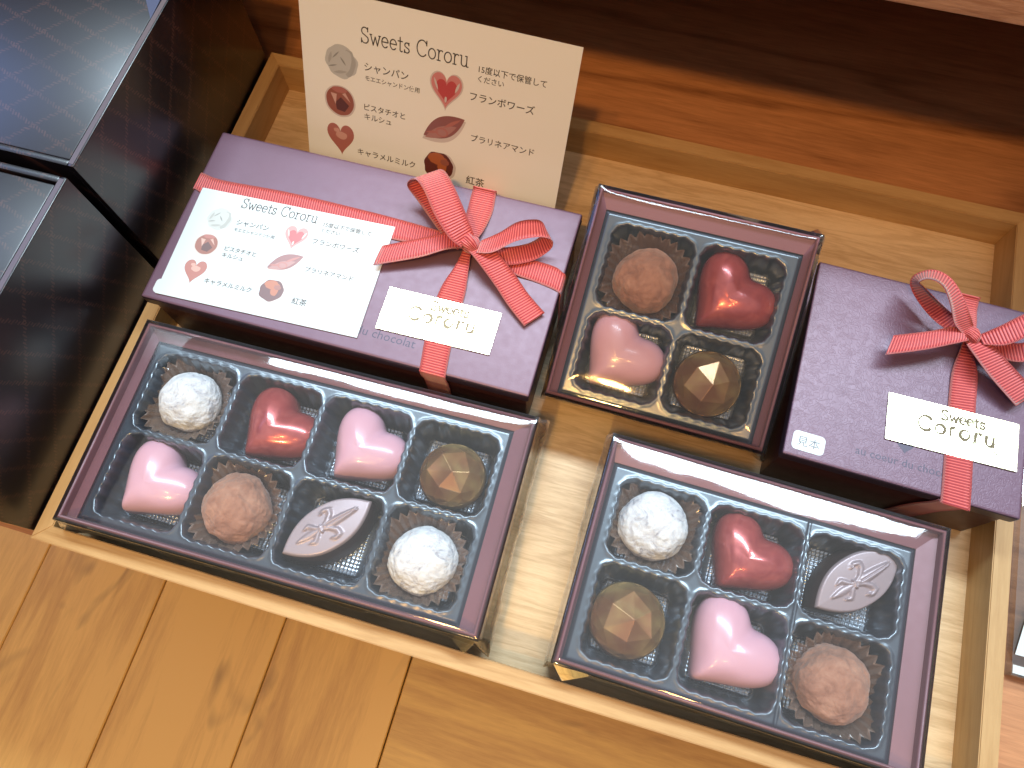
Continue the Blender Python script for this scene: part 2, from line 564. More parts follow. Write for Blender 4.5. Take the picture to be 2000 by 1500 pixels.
def letters(serif):
    s = 0.09 if serif else 0
    G = {}
    S = arc(0.33, 0.74, 0.24, 0.22, 25, 200, 12) + [(0.16, 0.58), (0.33, 0.50), (0.50, 0.41)] + arc(0.33, 0.25, 0.26, 0.235, 30, -155, 12)
    G['S'] = (0.68, [S] + ([[(0.56, 0.97), (0.555, 0.72)], [(0.075, 0.28), (0.07, 0.02)]] if serif else []))
    G['C'] = (0.86, [arc(0.46, 0.5, 0.39, 0.49, 42, 318, 24)] + ([[(0.79, 0.99), (0.79, 0.70)]] if serif else []))
    G['w'] = (0.82, [[(0.06, 0.62), (0.25, 0.0), (0.41, 0.52), (0.58, 0.0), (0.76, 0.62)]] + ([[(0.0, 0.62), (0.15, 0.62)], [(0.68, 0.62), (0.82, 0.62)]] if serif else []))
    e_ = [(0.06, 0.34), (0.53, 0.34)] + arc(0.30, 0.32, 0.24, 0.31, 5, 318, 20)
    G['e'] = (0.60, [e_])
    G['t'] = (0.42, [[(0.18, 0.86), (0.18, 0.14)] + arc(0.28, 0.12, 0.10, 0.12, 180, 320, 6), [(0.02, 0.62), (0.36, 0.62)]])
    s_ = arc(0.24, 0.46, 0.16, 0.15, 20, 200, 8) + [(0.12, 0.37), (0.24, 0.31), (0.37, 0.25)] + arc(0.24, 0.15, 0.18, 0.15, 30, -160, 8)
    G['s'] = (0.48, [s_] + ([[(0.39, 0.62), (0.39, 0.46)], [(0.065, 0.17), (0.06, 0.0)]] if serif else []))
    G['o'] = (0.64, [arc(0.31, 0.31, 0.26, 0.31, 90, 450, 24)])
    G['r'] = (0.48, [[(0.13, 0.62), (0.13, 0.0)], [(0.13, 0.36)] + arc(0.31, 0.40, 0.17, 0.22, 170, 50, 8)] + ([[(0.0, 0.62), (0.13, 0.62)], [(0.02, 0.0), (0.27, 0.0)]] if serif else []))
    G['u'] = (0.70, [[(0.12, 0.62), (0.12, 0.2)] + arc(0.32, 0.2, 0.20, 0.2, 180, 330, 8) + [(0.52, 0.22)], [(0.52, 0.62), (0.52, 0.0)]] + ([[(0.0, 0.62), (0.12, 0.62)], [(0.40, 0.62), (0.52, 0.62)], [(0.52, 0.0), (0.66, 0.0)]] if serif else []))
    return G


def strokes(bm, lines, width, z, taper=0.0):
    """flat pen strokes; each short piece sits a hair above the one before"""
    k = 0
    for li, pl in enumerate(lines):
        N = len(pl)
        for i in range(N - 1):
            a, b = Vector(pl[i]), Vector(pl[i + 1])
            d = b - a
            if d.length < 1e-6: continue
            d.normalize()
            w = []
            for t in (i / (N - 1), (i + 1) / (N - 1)):
                w.append(width * 0.5 * (1 - taper + 2 * taper * (0.5 + 0.5 * cos(2 * pi * t + li))))
            a, b = a - d * w[0] * 0.6, b + d * w[1] * 0.6
            zz = z + 0.00025 * (k % 24)
            k += 1
            n_ = Vector((-d.y, d.x))
            bm.faces.new([bm.verts.new((p.x, p.y, zz)) for p in (a - n_ * w[0], b - n_ * w[1], b + n_ * w[1], a + n_ * w[0])])


def word_lines(text, x, y, size, serif=True, wob=0.0, xs=1.0, gap=0.02):
    G = letters(serif)
    out = []
    cx = x
    for ch in text:
        if ch == ' ':
            cx += 0.42 * size * xs
            continue
        w, pls = G[ch]
        dy = random.uniform(-wob, wob) * size
        for pl in pls:
            out.append([(cx + px * size * xs, y + dy + py * size) for px, py in pl])
        cx += (w + gap) * size * xs
    return out, cx


_tc = {}


def text_bm(s, x0, x1, y, z, thin=0.0):
    """default-font text fitted between x0 and x1 on baseline y"""
    cu = bpy.data.curves.new('txt', 'FONT')
    cu.body = s
    cu.size = 1
    cu.offset = thin
    cu.resolution_u = 2
    o = bpy.data.objects.new('txt', cu)
    COL.objects.link(o)
    dg = bpy.context.evaluated_depsgraph_get()
    me = bpy.data.meshes.new_from_object(o.evaluated_get(dg))
    bpy.data.objects.remove(o)
    bpy.data.curves.remove(cu)
    xs = [v.co.x for v in me.vertices]
    a, b = min(xs), max(xs)
    k = (x1 - x0) / (b - a)
    bm = bmesh.new()
    bm.from_mesh(me)
    bpy.data.meshes.remove(me)
    for v in bm.verts: v.co = Vector((x0 + (v.co.x - a) * k, y + v.co.y * k, z))
    return bm


def flat_poly(bm, pts, z, mi):
    vs = [bm.verts.new((x, y, z)) for x, y in pts]
    tri = tessellate_polygon([[Vector((x, y, 0)) for x, y in pts]])
    for t in tri:
        f = bm.faces.new([vs[i] for i in t])
        if f.calc_area() > 0:
            f.normal_update()
            if f.normal.z < 0: f.normal_flip()
        f.material_index = mi


def heart_outline(n=40, k=1.0):
    """unit heart: lobes towards +x, tip towards -x, length about 2"""
    pts = []
    for i in range(n):
        t = 2 * pi * i / n
        X = 16 * sin(t) ** 3
        Y = 13 * cos(t) - 5 * cos(2 * t) - 2 * cos(3 * t) - cos(4 * t)
        pts.append(((Y + 2.5) / 15.0, -X / 15.5))
    return pts


# ------------------------------------------------------------------ setting
TT = -0.30                                        # table top height
box('table_top', -60, 60, -10.44, 46, TT - 2.2, TT, M['table'])['kind'] = 'structure'
bm = bmesh.new()
FZ, PW = -40.0, 11.83
fl_x = [-9.2 - PW * (9 - i) for i in range(10)]   # planks that run away from the viewer
for i in range(9):
    add_box(bm, fl_x[i] + 0.045, fl_x[i + 1] - 0.045, -130, 20, FZ - 2, FZ - 0.03 * (i % 2), 0.10, 1)
add_box(bm, -9.13, 130, -36, 20, FZ - 2, FZ, 0.10, 1, 1)
add_box(bm, -9.13, 130, -130, -36.14, FZ - 2, FZ, 0.10, 1, 1)
add_box(bm, -120, 135, -135, 25, FZ - 3, FZ - 2.05, 0, 1, 2)
tag(link('floor', bm, [M['floor'], M['floor_x'], M['gap']]), kind='structure')
box('light_stop_wall', -60, 60, 46, 47, -42, 60, M['wall'])['kind'] = 'structure'  # unseen wall, added to stop world light getting in under the shelf

o = box('shelf_board', -60, 60, 11.95, 46, 12, 13.6, M['shelf_edge'], bevel=0.12)
tag(o, 'rough reddish wooden shelf edge hanging over the dark back of the table', 'shelf')

# ------------------------------------------------------------------ wooden tray
xl, xr, yb, yf, hr, th = -17.687, 16.28, 13.04, -9.84, 1.69, 0.643
tray = empty('wooden_tray', Matrix.Translation((0, 0, TT)), 'pale wooden display tray holding all the chocolate boxes', 'tray')
dz = -TT
bm = bmesh.new()
add_box(bm, xl - 0.2, xr + 0.2, yf - 0.2, yb + 0.2, 0.004, dz)
link('tray_floor', bm, M['tray_floor'], tray)
q = [((xl - th, yf - th), (xr + th, yf - th), (xr, yf), (xl, yf)), ((xl - th, yb + th), (xl, yb), (xr, yb), (xr + th, yb + th)),
     ((xl - th, yf - th), (xl, yf), (xl, yb), (xl - th, yb + th)), ((xr + th, yf - th), (xr + th, yb + th), (xr, yb), (xr, yf))]
for k, pts in enumerate(q):
    bm = bmesh.new()
    poly_prism(bm, pts, 0.002, hr + dz)
    bmesh.ops.bevel(bm, geom=[e for e in bm.edges if min(v.co.z for v in e.verts) > hr], offset=0.035, segments=2, affect='EDGES')
    link('side_rail', bm, M['tray_x'] if k < 2 else M['tray_y'], tray, autos=40)

# ------------------------------------------------------------------ tall dark boxes at the left


def dark_box(y0, y1, label, flap):
    x1, x0, H = -18.42, -31.0, 8.55 - TT
    r = empty('tall_gift_box', Matrix.Translation((x1, (y0 + y1) / 2, TT)), label, 'gift box', 'tall black rope pattern boxes')
    d = (y1 - y0) / 2
    w = x0 - x1
    bm = bmesh.new()
    t = 0.26
    add_box(bm, -t, 0, -d, d, 0, H, 0.07, 2)
    add_box(bm, w, w + t, -d, d, 0, H, 0.07, 2)
    add_box(bm, w + t, -t, -d, -d + t, 0, H, 0.07, 2)
    add_box(bm, w + t, -t, d - t, d, 0, H, 0.07, 2)
    add_box(bm, w + t, -t, -d + t, d - t, 0.1, H - 1.2)
    link('box_body', bm, M['rope'], r, autos=40)
    bm = bmesh.new()
    add_box(bm, w + t + 0.1, -t - 0.13, -d + t + 0.06, d - t - 0.06, H - 1.15, H - 0.12, 0.05, 2)
    link('top_panel', bm, M['rope'], r, autos=40)
    bm = bmesh.new()
    add_box(bm, -t + 0.02, -0.05, -d + 0.1, d - 0.1, H + 0.001, H + 0.012)
    link('rim_strip', bm, M['dark_edge'], r)
    if flap:
        bm = bmesh.new()
        poly_prism(bm, [(-0.32, flap), (-0.45, flap + 2.5), (-2.4, flap + 2.9)], H - 0.11, H - 0.06)
        link('folded_flap', bm, M['flap'], r)
    return r


M['flap'] = plain('blue_grey_gloss_paper', (0.06, 0.07, 0.13), 0.35, spec=0.7)
dark_box(-10.2, 1.18, 'tall glossy black box nearest the viewer along the left rim of the tray', None)
dark_box(1.62, 13.3, 'tall black box with a folded flap by the back left tray corner', 1.0)

# ------------------------------------------------------------------ film wrapped boxes
cells_grid = []


def rr_sdf(px, py, hx, hy, r):
    qx, qy = abs(px) - hx + r, abs(py) - hy + r
    return hypot(max(qx, 0), max(qy, 0)) + min(max(qx, qy), 0) - r


def wrapped_box(mat4, w, d, H, tx, ty, xs, ys, label, seam=None, dome=0.06, seed=0, sag=0.4, waves=0.012, flaps=(), rec=0.60, film='film'):
    """xs, ys: cell boundaries; tx, ty: extent of the plastic tray"""
    root = empty('chocolate_box', mat4, label, 'chocolate box', 'film wrapped boxes of chocolates')
    t = 0.13
    hx, hy = w / 2, d / 2
    bm = bmesh.new()
    Hc = H - 0.03
    # walls as one ring with a rounded rim
    ring = [(0, 0), (0, Hc - 0.09), (0.03, Hc - 0.02), (t / 2, Hc), (t - 0.03, Hc - 0.02), (t, Hc - 0.09), (t, 0.12)]
    cor = [(-hx, -hy), (hx, -hy), (hx, hy), (-hx, hy)]
    vr = []
    for (cx, cy) in cor:
        sx, sy = (1 if cx < 0 else -1), (1 if cy < 0 else -1)
        vr.append([bm.verts.new((cx + sx * a, cy + sy * a, z)) for a, z in ring])
    for i in range(4):
        A, B = vr[i], vr[(i + 1) % 4]
        for k in range(len(ring) - 1): bm.faces.new((A[k], B[k], B[k + 1], A[k + 1]))
    bm.faces.new([vr[i][0] for i in (3, 2, 1, 0)])
    bm.faces.new([vr[i][-1] for i in range(4)])
    link('box_base', bm, M['carton'], root, autos=50)
    # sloping carton collar between wall and plastic tray
    bm = bmesh.new()
    a = [(-hx + t, -hy + t), (hx - t, -hy + t), (hx - t, hy - t), (-hx + t, hy - t)]
    b = [(tx[0], ty[0]), (tx[1], ty[0]), (tx[1], ty[1]), (tx[0], ty[1])]
    va = [bm.verts.new((x, y, H - rec + 0.18)) for x, y in a]
    vb = [bm.verts.new((x, y, H - rec - 0.04)) for x, y in b]
    for i in range(4): bm.faces.new((va[i], va[(i + 1) % 4], vb[(i + 1) % 4], vb[i]))
    vc = [bm.verts.new((x, y, H - 1.6)) for x, y in b]
    for i in range(4): bm.faces.new((vb[i], vb[(i + 1) % 4], vc[(i + 1) % 4], vc[i]))
    link('carton_collar', bm, M['carton'], root)
    # plastic tray as a height field
    top, dep = H - rec, 1.75
    bm = bmesh.new()
    lx, ly = tx[1] - tx[0], ty[1] - ty[0]
    st = 0.046
    nx, ny = int(lx / st), int(ly / st)

    def f(u, v):
        x, y = tx[0] + u * lx, ty[0] + v * ly
        edge = min(x - tx[0], tx[1] - x, y - ty[0], ty[1] - y)
        h = 0.0
        best = -9
        for i in range(len(xs) - 1):
            for j in range(len(ys) - 1):
                cx, cy = (xs[i] + xs[i + 1]) / 2, (ys[j] + ys[j + 1]) / 2
                ax, ay = (xs[i + 1] - xs[i]) / 2 - 0.10, (ys[j + 1] - ys[j]) / 2 - 0.10
                s_ = rr_sdf(x - cx, y - cy, ax, ay, 0.5)
                if s_ < 1 and s_ > -1.2:
                    px, py = x - cx, y - cy
                    per = (py if abs(px) / ax > abs(py) / ay else px)
                    corner = min(1, max(0, 1.25 - min(abs(px) / ax, abs(py) / ay)) * 2)
                    s_ += 0.024 * cos(per * 2 * pi / 0.44) * smoothstep(0.2, 1.0, corner)
                best = max(best, -s_)
        h -= dep * smoothstep(0.0, 0.34, best)
        h += 0.022 * exp(-((best + 0.04) / 0.06) ** 2)
        h -= 0.12 * smoothstep(0.16, 0.0, edge)
        if seam is not None: h += -0.07 * exp(-((x - seam) / 0.04) ** 2)
        return (x, y, top + h)
    grid_mesh(bm, nx, ny, f)
    it = link('divider_tray', bm, M['plastic'], root, smooth=True)
    # embossed pads
    for i in range(len(xs) - 1):
        for j in range(len(ys) - 1):
            cx, cy = (xs[i] + xs[i + 1]) / 2, (ys[j] + ys[j + 1]) / 2
            bm = bmesh.new()
            pw = 1.38

            def g(u, v):
                x, y = (u * 2 - 1) * pw, (v * 2 - 1) * pw
                s_ = rr_sdf(x, y, pw - 0.03, pw - 0.03, 0.35)
                k = smoothstep(0, 0.15, -s_)
                return (cx + x, cy + y, top - dep + 0.015 + k * (0.32 + 0.075 * sin((x + y) * 2 * pi / 0.30) * sin((x - y) * 2 * pi / 0.30)))
            grid_mesh(bm, 56, 56, g)
            link('embossed_pad', bm, M['pad'], it, smooth=True)
    # film
    bm = bmesh.new()
    nx, ny = int(w / 0.13), int(d / 0.13)
    e_ = 0.05
    fx, fy = hx + e_, hy + e_

    def ftop(u, v):
        x, y = (u * 2 - 1) * fx, (v * 2 - 1) * fy
        dd_b = fy - y
        dd = min(fx - abs(x), y + fy)
        wv = noise.noise(Vector((x * 0.30 + seed * 7, y * 0.55, seed))) * waves * 2 + noise.noise(Vector((x * 1.1 + seed * 3, y * 1.2, seed + 5))) * waves * 0.25
        z = H + 0.015 + dome * (1 - exp(-dd_b / (sag * (1.25 - 0.8 * u)))) * (1 - exp(-dd / 0.5)) + wv * min(1, dd / 0.6) * min(1, dd_b / 0.6)
        if dd < 0.02 or dd_b < 0.02: z -= 0.03
        return (x, y, z)
    vs = grid_mesh(bm, nx, ny, ftop)
    loop = [vs[0][i] for i in range(nx + 1)] + [vs[j][nx] for j in range(1, ny + 1)] + [vs[ny][i] for i in range(nx - 1, -1, -1)] + [vs[j][0] for j in range(ny - 1, 0, -1)]
    prev = loop
    out_n = []
    for v_ in loop:
        x, y = v_.co.x, v_.co.y
        out_n.append((Vector(((x > hx - 0.01) - (x < -hx + 0.01), (y > hy - 0.01) - (y < -hy + 0.01), 0)), v_.co.copy()))
    for ou, dn in ((0.035, 0.012), (0.06, 0.045), (0.07, 0.10)):
        cur = [bm.verts.new(p + d_ * ou - Vector((0, 0, dn))) for d_, p in out_n]
        m_ = len(loop)
        for i in range(m_): bm.faces.new((prev[i], cur[i], cur[(i + 1) % m_], prev[(i + 1) % m_]))
        prev = cur
    loop = prev
    K = 7
    for k in range(1, K + 1):
        cur = []
        t_ = k / K
        for v_ in loop:
            x, y, z = v_.co
            nxv = (1 if x > hx - 0.01 else -1 if x < -hx + 0.01 else 0)
            nyv = (1 if y > hy - 0.01 else -1 if y < -hy + 0.01 else 0)
            bulge = ((0.34 if nxv > 0 else 0.20 if nxv else 0.08) * sin(t_ * pi) + 0.09 * noise.noise(Vector((x * 0.45, y * 0.45, t_ * 1.6 + seed * 3))) + 0.05 * noise.noise(Vector((x * 1.4, y * 1.4, t_ * 3 + seed))))
            bulge = max(bulge, -0.02) * min(1, t_ * 3)
            cur.append(bm.verts.new((x + nxv * bulge, y + nyv * bulge, z * (1 - t_) + 0.02 * t_)))
        m_ = len(loop)
        for i in range(m_): bm.faces.new((prev[i], cur[i], cur[(i + 1) % m_], prev[(i + 1) % m_]))
        prev = cur
    # folded corner ears of the film
    for (sx, sy, L_, z_, wd) in flaps:
        a = Vector((sx * fx, sy * fy, H - 0.02))
        p1 = a + Vector((0, sy * 0.02, -z_))
        p2 = a + Vector((-sx * wd, sy * 0.04, -0.05))
        p3 = a + Vector((-sx * wd * 0.35, sy * L_, -z_ * 0.75))
        p4 = a + Vector((sx * 0.10, sy * L_ * 0.3, -z_ * 0.5))
        V_ = [bm.verts.new(p) for p in (a, p2, p3, p1, p4)]
        bm.faces.new((V_[0], V_[1], V_[2]))
        bm.faces.new((V_[0], V_[2], V_[3]))
        bm.faces.new((V_[0], V_[3], V_[4]))
    link('film_wrap', bm, M[film], root, smooth=True)
    return root


B8 = Matrix.Translation((-8.955, -5.345, 0.012)) @ Matrix.Rotation(0.014, 4, 'Z')
B6 = Matrix.Translation((7.942, -5.259, 0.012)) @ Matrix.Rotation(-0.020, 4, 'Z')
R4 = Matrix.Rotation(-0.02, 4, 'Z') @ Matrix.Rotation(-0.024, 4, 'Y') @ Matrix.Rotation(0.342, 4, 'X')
H8, H6, H4 = 3.0, 3.01, 3.24
B4 = Matrix.Translation(Vector((3.205, 3.629, 4.477)) - (R4 @ Vector((0, 0, H4)))) @ R4
X8, Y8 = [-7.32, -3.75, -0.17, 3.53, 7.02], [-3.63, -0.15, 3.24]
X6, Y6 = [-5.42, -2.02, 1.52, 5.02], [-3.78, -0.20, 2.98]
X4, Y4 = [-3.38, 0.04, 3.42], [-3.62, -0.38, 3.05]
wrapped_box(B8, 16.0, 8.08, H8, (-7.62, 7.28), (-3.86, 3.55), X8, Y8,
            'film wrapped purple box of eight chocolates at the front left of the tray', dome=0.07, seed=1, sag=0.5, flaps=((1, -1, 0.55, 0.9, 1.1),))
wrapped_box(B6, 12.01, 8.2, H6, (-5.78, 5.28), (-4.0, 3.3), X6, Y6,
            'film wrapped purple box of six chocolates at the front right of the tray', seam=1.55, dome=0.085, seed=4, sag=0.75, flaps=((-1, -1, 0.5, 0.9, 1.4), (1, 1, 0.15, 0.5, 0.4)))
wrapped_box(B4, 8.23, 8.08, H4, (-3.72, 3.75), (-3.9, 3.35), X4, Y4,
            'film wrapped purple box of four chocolates, tilted, behind the six piece box', dome=0.16, seed=8, sag=0.22, flaps=((1, 1, 0.3, 0.5, 0.5),), rec=0.38, film='film_low_gloss')
o = box('cardboard_riser', 0.2, 6.4, 5.7, 7.0, 0.004, 2.38, plain('kraft_board', (0.36, 0.22, 0.11), 0.8), bevel=0.03)
tag(o, 'small brown cardboard block that props up the back of the four piece box', 'riser')

# ------------------------------------------------------------------ chocolates


def level(H, z): return H - (0.38 if H == H4 else 0.60) - 1.75 + z


def heart_bm(h=1.62, s=1.0):
    bm = bmesh.new()
    N = 96
    O = []
    for i in range(N):
        t = 2 * pi * i / N
        X = 16 * sin(t) ** 3
        Y = 13 * cos(t) - 4.3 * cos(2 * t) - 1.5 * cos(3 * t) - 0.6 * cos(4 * t)
        O.append(((Y + 2.6) / 27.5 * 3.04, -X / 32 * 3.28))
    # even spacing along the outline, then soften tip and cleft
    P_ = O + [O[0]]
    D = [0.0]
    for a, b in zip(P_, P_[1:]): D.append(D[-1] + hypot(b[0] - a[0], b[1] - a[1]))
    R_, k_ = [], 0
    for i in range(N):
        t = D[-1] * i / N
        while D[k_ + 1] < t: k_ += 1
        u = (t - D[k_]) / (D[k_ + 1] - D[k_] + 1e-9)
        R_.append((P_[k_][0] + (P_[k_ + 1][0] - P_[k_][0]) * u, P_[k_][1] + (P_[k_ + 1][1] - P_[k_][1]) * u))
    O = R_
    for _ in range(15):
        O = [((O[i - 1][0] + 2 * O[i][0] + O[(i + 1) % N][0]) / 4, (O[i - 1][1] + 2 * O[i][1] + O[(i + 1) % N][1]) / 4) for i in range(N)]
    E_ = []
    for (x, y) in O:
        a = atan2(y, x)
        E_.append((1.28 * cos(a), 1.28 * sin(a)))
    rings = 26
    rows = []
    for r in range(1, rings + 1):
        a = r / rings * pi / 2
        rad = sin(a)
        zf = cos(a)
        k = smoothstep(0.05, 0.85, rad)
        row = []
        for (x, y), (ex, ey) in zip(O, E_):
            px, py = (ex + (x - ex) * k) * rad, (ey + (y - ey) * k) * rad
            an = atan2(y, x)
            cl = exp(-(an / 0.50) ** 2)
            z = h * (0.34 + 0.66 * zf ** 0.80)
            z -= cl * 0.05 * smoothstep(0.15, 0.8, rad) * zf ** 0.5
            z += 0.05 * exp(-((abs(an) - 0.95) / 0.45) ** 2) * sin(2 * a)
            row.append(bm.verts.new((px * s, py * s, z)))
        rows.append(row)
    top = bm.verts.new((0, 0, h))
    for zf, k in ((0.20, 1.0), (0.08, 0.97), (0.0, 0.92)):
        rows.append([bm.verts.new((x * s * k, y * s * k, h * zf)) for x, y in O])
    for i in range(N): bm.faces.new((top, rows[0][i], rows[0][(i + 1) % N]))
    for a, b in zip(rows, rows[1:]):
        for i in range(N): bm.faces.new((a[i], b[i], b[(i + 1) % N], a[(i + 1) % N]))
    bm.faces.new(rows[-1][::-1])
    bmesh.ops.recalc_face_normals(bm, faces=bm.faces)
    for _ in range(3):
        bmesh.ops.smooth_vert(bm, verts=[v for v in bm.verts if v.co.z > 0.25], factor=0.5, use_axis_x=True, use_axis_y=True, use_axis_z=True)
    return bm


def gem_bm(seed=0):
    bm = bmesh.new()
    N = 48
    top = bm.verts.new((0.10, -0.08, 1.54))
    k1 = 6
    r1 = [bm.verts.new(((0.92 if i % 2 else 0.74) * cos(2 * pi * i / k1), (0.92 if i % 2 else 0.74) * sin(2 * pi * i / k1), 1.20 if i % 2 else 1.34)) for i in range(k1)]
    for i in range(k1): bm.faces.new((top, r1[i], r1[(i + 1) % k1]))
    k2 = 12
    r2 = [bm.verts.new((1.10 * cos(2 * pi * (i + 0.0) / k2), 1.10 * sin(2 * pi * i / k2), 0.94 if i % 2 == 0 else 0.86)) for i in range(k2)]
    for i in range(k1):
        a, b = r1[i], r1[(i + 1) % k1]
        p, q_, r_ = r2[2 * i], r2[2 * i + 1], r2[(2 * i + 2) % k2]
        bm.faces.new((a, p, q_))
        bm.faces.new((a, q_, b))
        bm.faces.new((b, q_, r_))
    flat = list(bm.faces)
    rings = []
    for z, r in ((0.70, 1.225), (0.56, 1.275), (0.42, 1.305), (0.26, 1.31), (0.10, 1.26), (0.0, 1.15)):
        rings.append([bm.verts.new((r * cos(2 * pi * i / N), r * sin(2 * pi * i / N), z)) for i in range(N)])
    m_ = N // k2
    for i in range(k2):
        a, b = r2[i], r2[(i + 1) % k2]
        seg = [rings[0][(i * m_ + j) % N] for j in range(m_ + 1)]
        bm.faces.new([a] + seg + [b])
    for a, b in zip(rings, rings[1:]):
        for i in range(N): bm.faces.new((a[i], b[i], b[(i + 1) % N], a[(i + 1) % N])).smooth = True
    bm.faces.new(rings[-1][::-1])
    bmesh.ops.recalc_face_normals(bm, faces=bm.faces)
    bmesh.ops.bevel(bm, geom=[e for e in bm.edges if all(v.co.z > 0.9 for v in e.verts)], offset=0.012, segments=1, affect='EDGES')
    return bm


def seg_d(px, py, pl):
    best, bt = 9, 0
    L = len(pl) - 1
    for i in range(L):
        ax, ay = pl[i]
        bx, by = pl[i + 1]
        dx, dy = bx - ax, by - ay
        t = max(0, min(1, ((px - ax) * dx + (py - ay) * dy) / (dx * dx + dy * dy + 1e-9)))
        dd = hypot(px - ax - t * dx, py - ay - t * dy)
        if dd < best: best, bt = dd, (i + t) / L
    return best, bt


def leaf_bm():
    """pointed oval praline with a raised lily, long axis x"""
    a, b, h = 1.80, 0.86, 1.10
    bm = bmesh.new()
    lines = [([(-0.05, 0), (0.25, 0.0), (1.25, 0.0)], 0.13, 0.12), ([(-0.30, 0), (-0.70, 0), (-1.15, 0)], 0.10, 0.08)]
    for s_ in (1, -1):
        lines.append(([(-0.18, 0.05 * s_), (0.08, 0.14 * s_), (0.30, 0.34 * s_), (0.33, 0.52 * s_), (0.15, 0.60 * s_), (-0.02, 0.50 * s_)], 0.075, 0.10))
        lines.append(([(-0.28, 0.05 * s_), (-0.42, 0.16 * s_), (-0.60, 0.34 * s_), (-0.80, 0.28 * s_)], 0.065, 0.09))
    lines.append(([(-0.21, -0.14), (-0.21, 0.14)], 0.07, 0.12))

    def relief(x, y):
        z = 0
        for pl, w_, k in lines:
            d_, t = seg_d(x, y, pl)
            ww = w_ * (0.45 + 0.9 * sin(pi * min(1, t * 0.9 + 0.08)))
            z = max(z, k * max(0, 1 - (d_ / ww) ** 2) ** 0.5)
        # centre groove of the long petal
        if x > 0: z -= 0.05 * exp(-(y / 0.03) ** 2) * (1 if z > 0.02 else 0)
        return z
    R = 30
    N = 96
    rows = []

    def edge(i, k=1.0):
        t = 2 * pi * i / N
        x = cos(t)
        y = (1 - abs(x) ** 2.3) * (1 if sin(t) >= 0 else -1)
        return x * a * k, y * b * k
    for r in range(1, R + 1):
        k = r / R
        row = []
        for i in range(N):
            x, y = edge(i, k)
            z = h + 0.05 * (1 - k * k) + relief(x, y) * (1 if k < 0.95 else 0)
            if r == R: z -= 0.02
            row.append(bm.verts.new((x, y, z)))
        rows.append(row)
    c = bm.verts.new((0, 0, h + 0.05 + relief(0, 0)))
    rows.append([bm.verts.new((*edge(i, 1.03), h - 0.08)) for i in range(N)])
    rows.append([bm.verts.new((edge(i, 1.07)[0], edge(i, 1.14)[1], h * 0.6)) for i in range(N)])
    rows.append([bm.verts.new((edge(i, 1.10)[0], edge(i, 1.22)[1], 0.12)) for i in range(N)])
    rows.append([bm.verts.new((edge(i, 1.06)[0], edge(i, 1.14)[1], 0.0)) for i in range(N)])
    for i in range(N): bm.faces.new((c, rows[0][i], rows[0][(i + 1) % N]))
    for p, q_ in zip(rows, rows[1:]):
        for i in range(N): bm.faces.new((p[i], q_[i], q_[(i + 1) % N], p[(i + 1) % N]))
    bm.faces.new(rows[-1][::-1])
    bmesh.ops.recalc_face_normals(bm, faces=bm.faces)
    return bm


def truffle_bm(seed, r=1.2, rough=1.0):
    bm = bmesh.new()
    bmesh.ops.create_icosphere(bm, subdivisions=6, radius=1)
    for v in bm.verts:
        p = v.co.normalized()
        k = 1 + 0.09 * rough * noise.noise(p * 1.1 + Vector((seed * 3.1, 0, 0)))
        k += 0.055 * rough * noise.noise(p * 2.6 + Vector((0, seed * 2.3, 0)))
        rid = 1 - abs(noise.noise(p * 2.2 + Vector((seed, seed, 4)))) * 2.6
        k += 0.016 * rough * max(0, rid) ** 2
        k += 0.020 * rough * noise.noise(p * 8 + Vector((0, 0, seed)))
        k += 0.008 * rough * noise.noise(p * 22)
        cell = noise.voronoi(p * 1.7 + Vector((seed * 1.7, 2, 1)))[0]
        k -= 0.014 * rough * smoothstep(0.07, 0.0, cell[1] - cell[0]) * smoothstep(-0.1, 0.3, noise.noise(p * 1.5 + Vector((seed, 1, 2))))
        v.co = p * r * k
        v.co.z *= 0.84
        if v.co.z < -0.72 * r: v.co.z = -0.72 * r
    zmin = min(v.co.z for v in bm.verts)
    for v in bm.verts: v.co.z -= zmin
    return bm


def cup_bm(seed):
    bm = bmesh.new()
    N = 30
    sub = 6
    rows = []
    rnd = random.Random(seed)
    ph = [rnd.uniform(-0.05, 0.05) for _ in range(N)]
    for k in range(9):
        t = k / 8
        row = []
        for i in range(N * sub):
            fi = i / sub
            a = 2 * pi * fi / N
            fl = abs((fi % 1) * 2 - 1)              # sharp pleats
            r = 0.98 + 0.76 * t ** 1.1
            amp = 0.02 + 0.20 * t
            z = 0.02 + 1.15 * t ** 0.9
            r += amp * (fl - 0.5) + ph[int(fi) % N] * t
            if k == 8: z -= 0.10 * (1 - fl)
            row.append(bm.verts.new((r * cos(a), r * sin(a), z)))
        rows.append(row)
    n_ = N * sub
    for a, b in zip(rows, rows[1:]):
        for i in range(n_): bm.faces.new((a[i], a[(i + 1) % n_], b[(i + 1) % n_], b[i]))
    bm.faces.new(rows[0])
    return bm


_mesh = {}


def choc(name, key, builder, mat, M4, label, cat, group, smooth=True, autos=None):
    if key not in _mesh:
        o = link(name, builder(), mat, None, smooth=smooth, autos=autos)
        _mesh[key] = o.data
    else:
        o = bpy.data.objects.new(name, _mesh[key])
        COL.objects.link(o)
    o.matrix_world = M4
    return tag(o, label, cat, group)


def T(x, y, z): return Matrix.Translation((x, y, z))
def RZ(deg): return Matrix.Rotation(radians(deg), 4, 'Z')
def SCL(k, kz=None): return Matrix.Diagonal((k, k, kz or k, 1))


def put_heart(BM, H, x, y, ang, col, label, k=1.0, tilt=0):
    choc('chocolate_heart', 'heart_' + col, heart_bm, M[col], BM @ T(x, y, level(H, 0.32)) @ RZ(ang) @ Matrix.Rotation(radians(tilt), 4, 'Y') @ SCL(k * 1.06, k * 1.02),
         label, 'chocolate', 'heart chocolates')


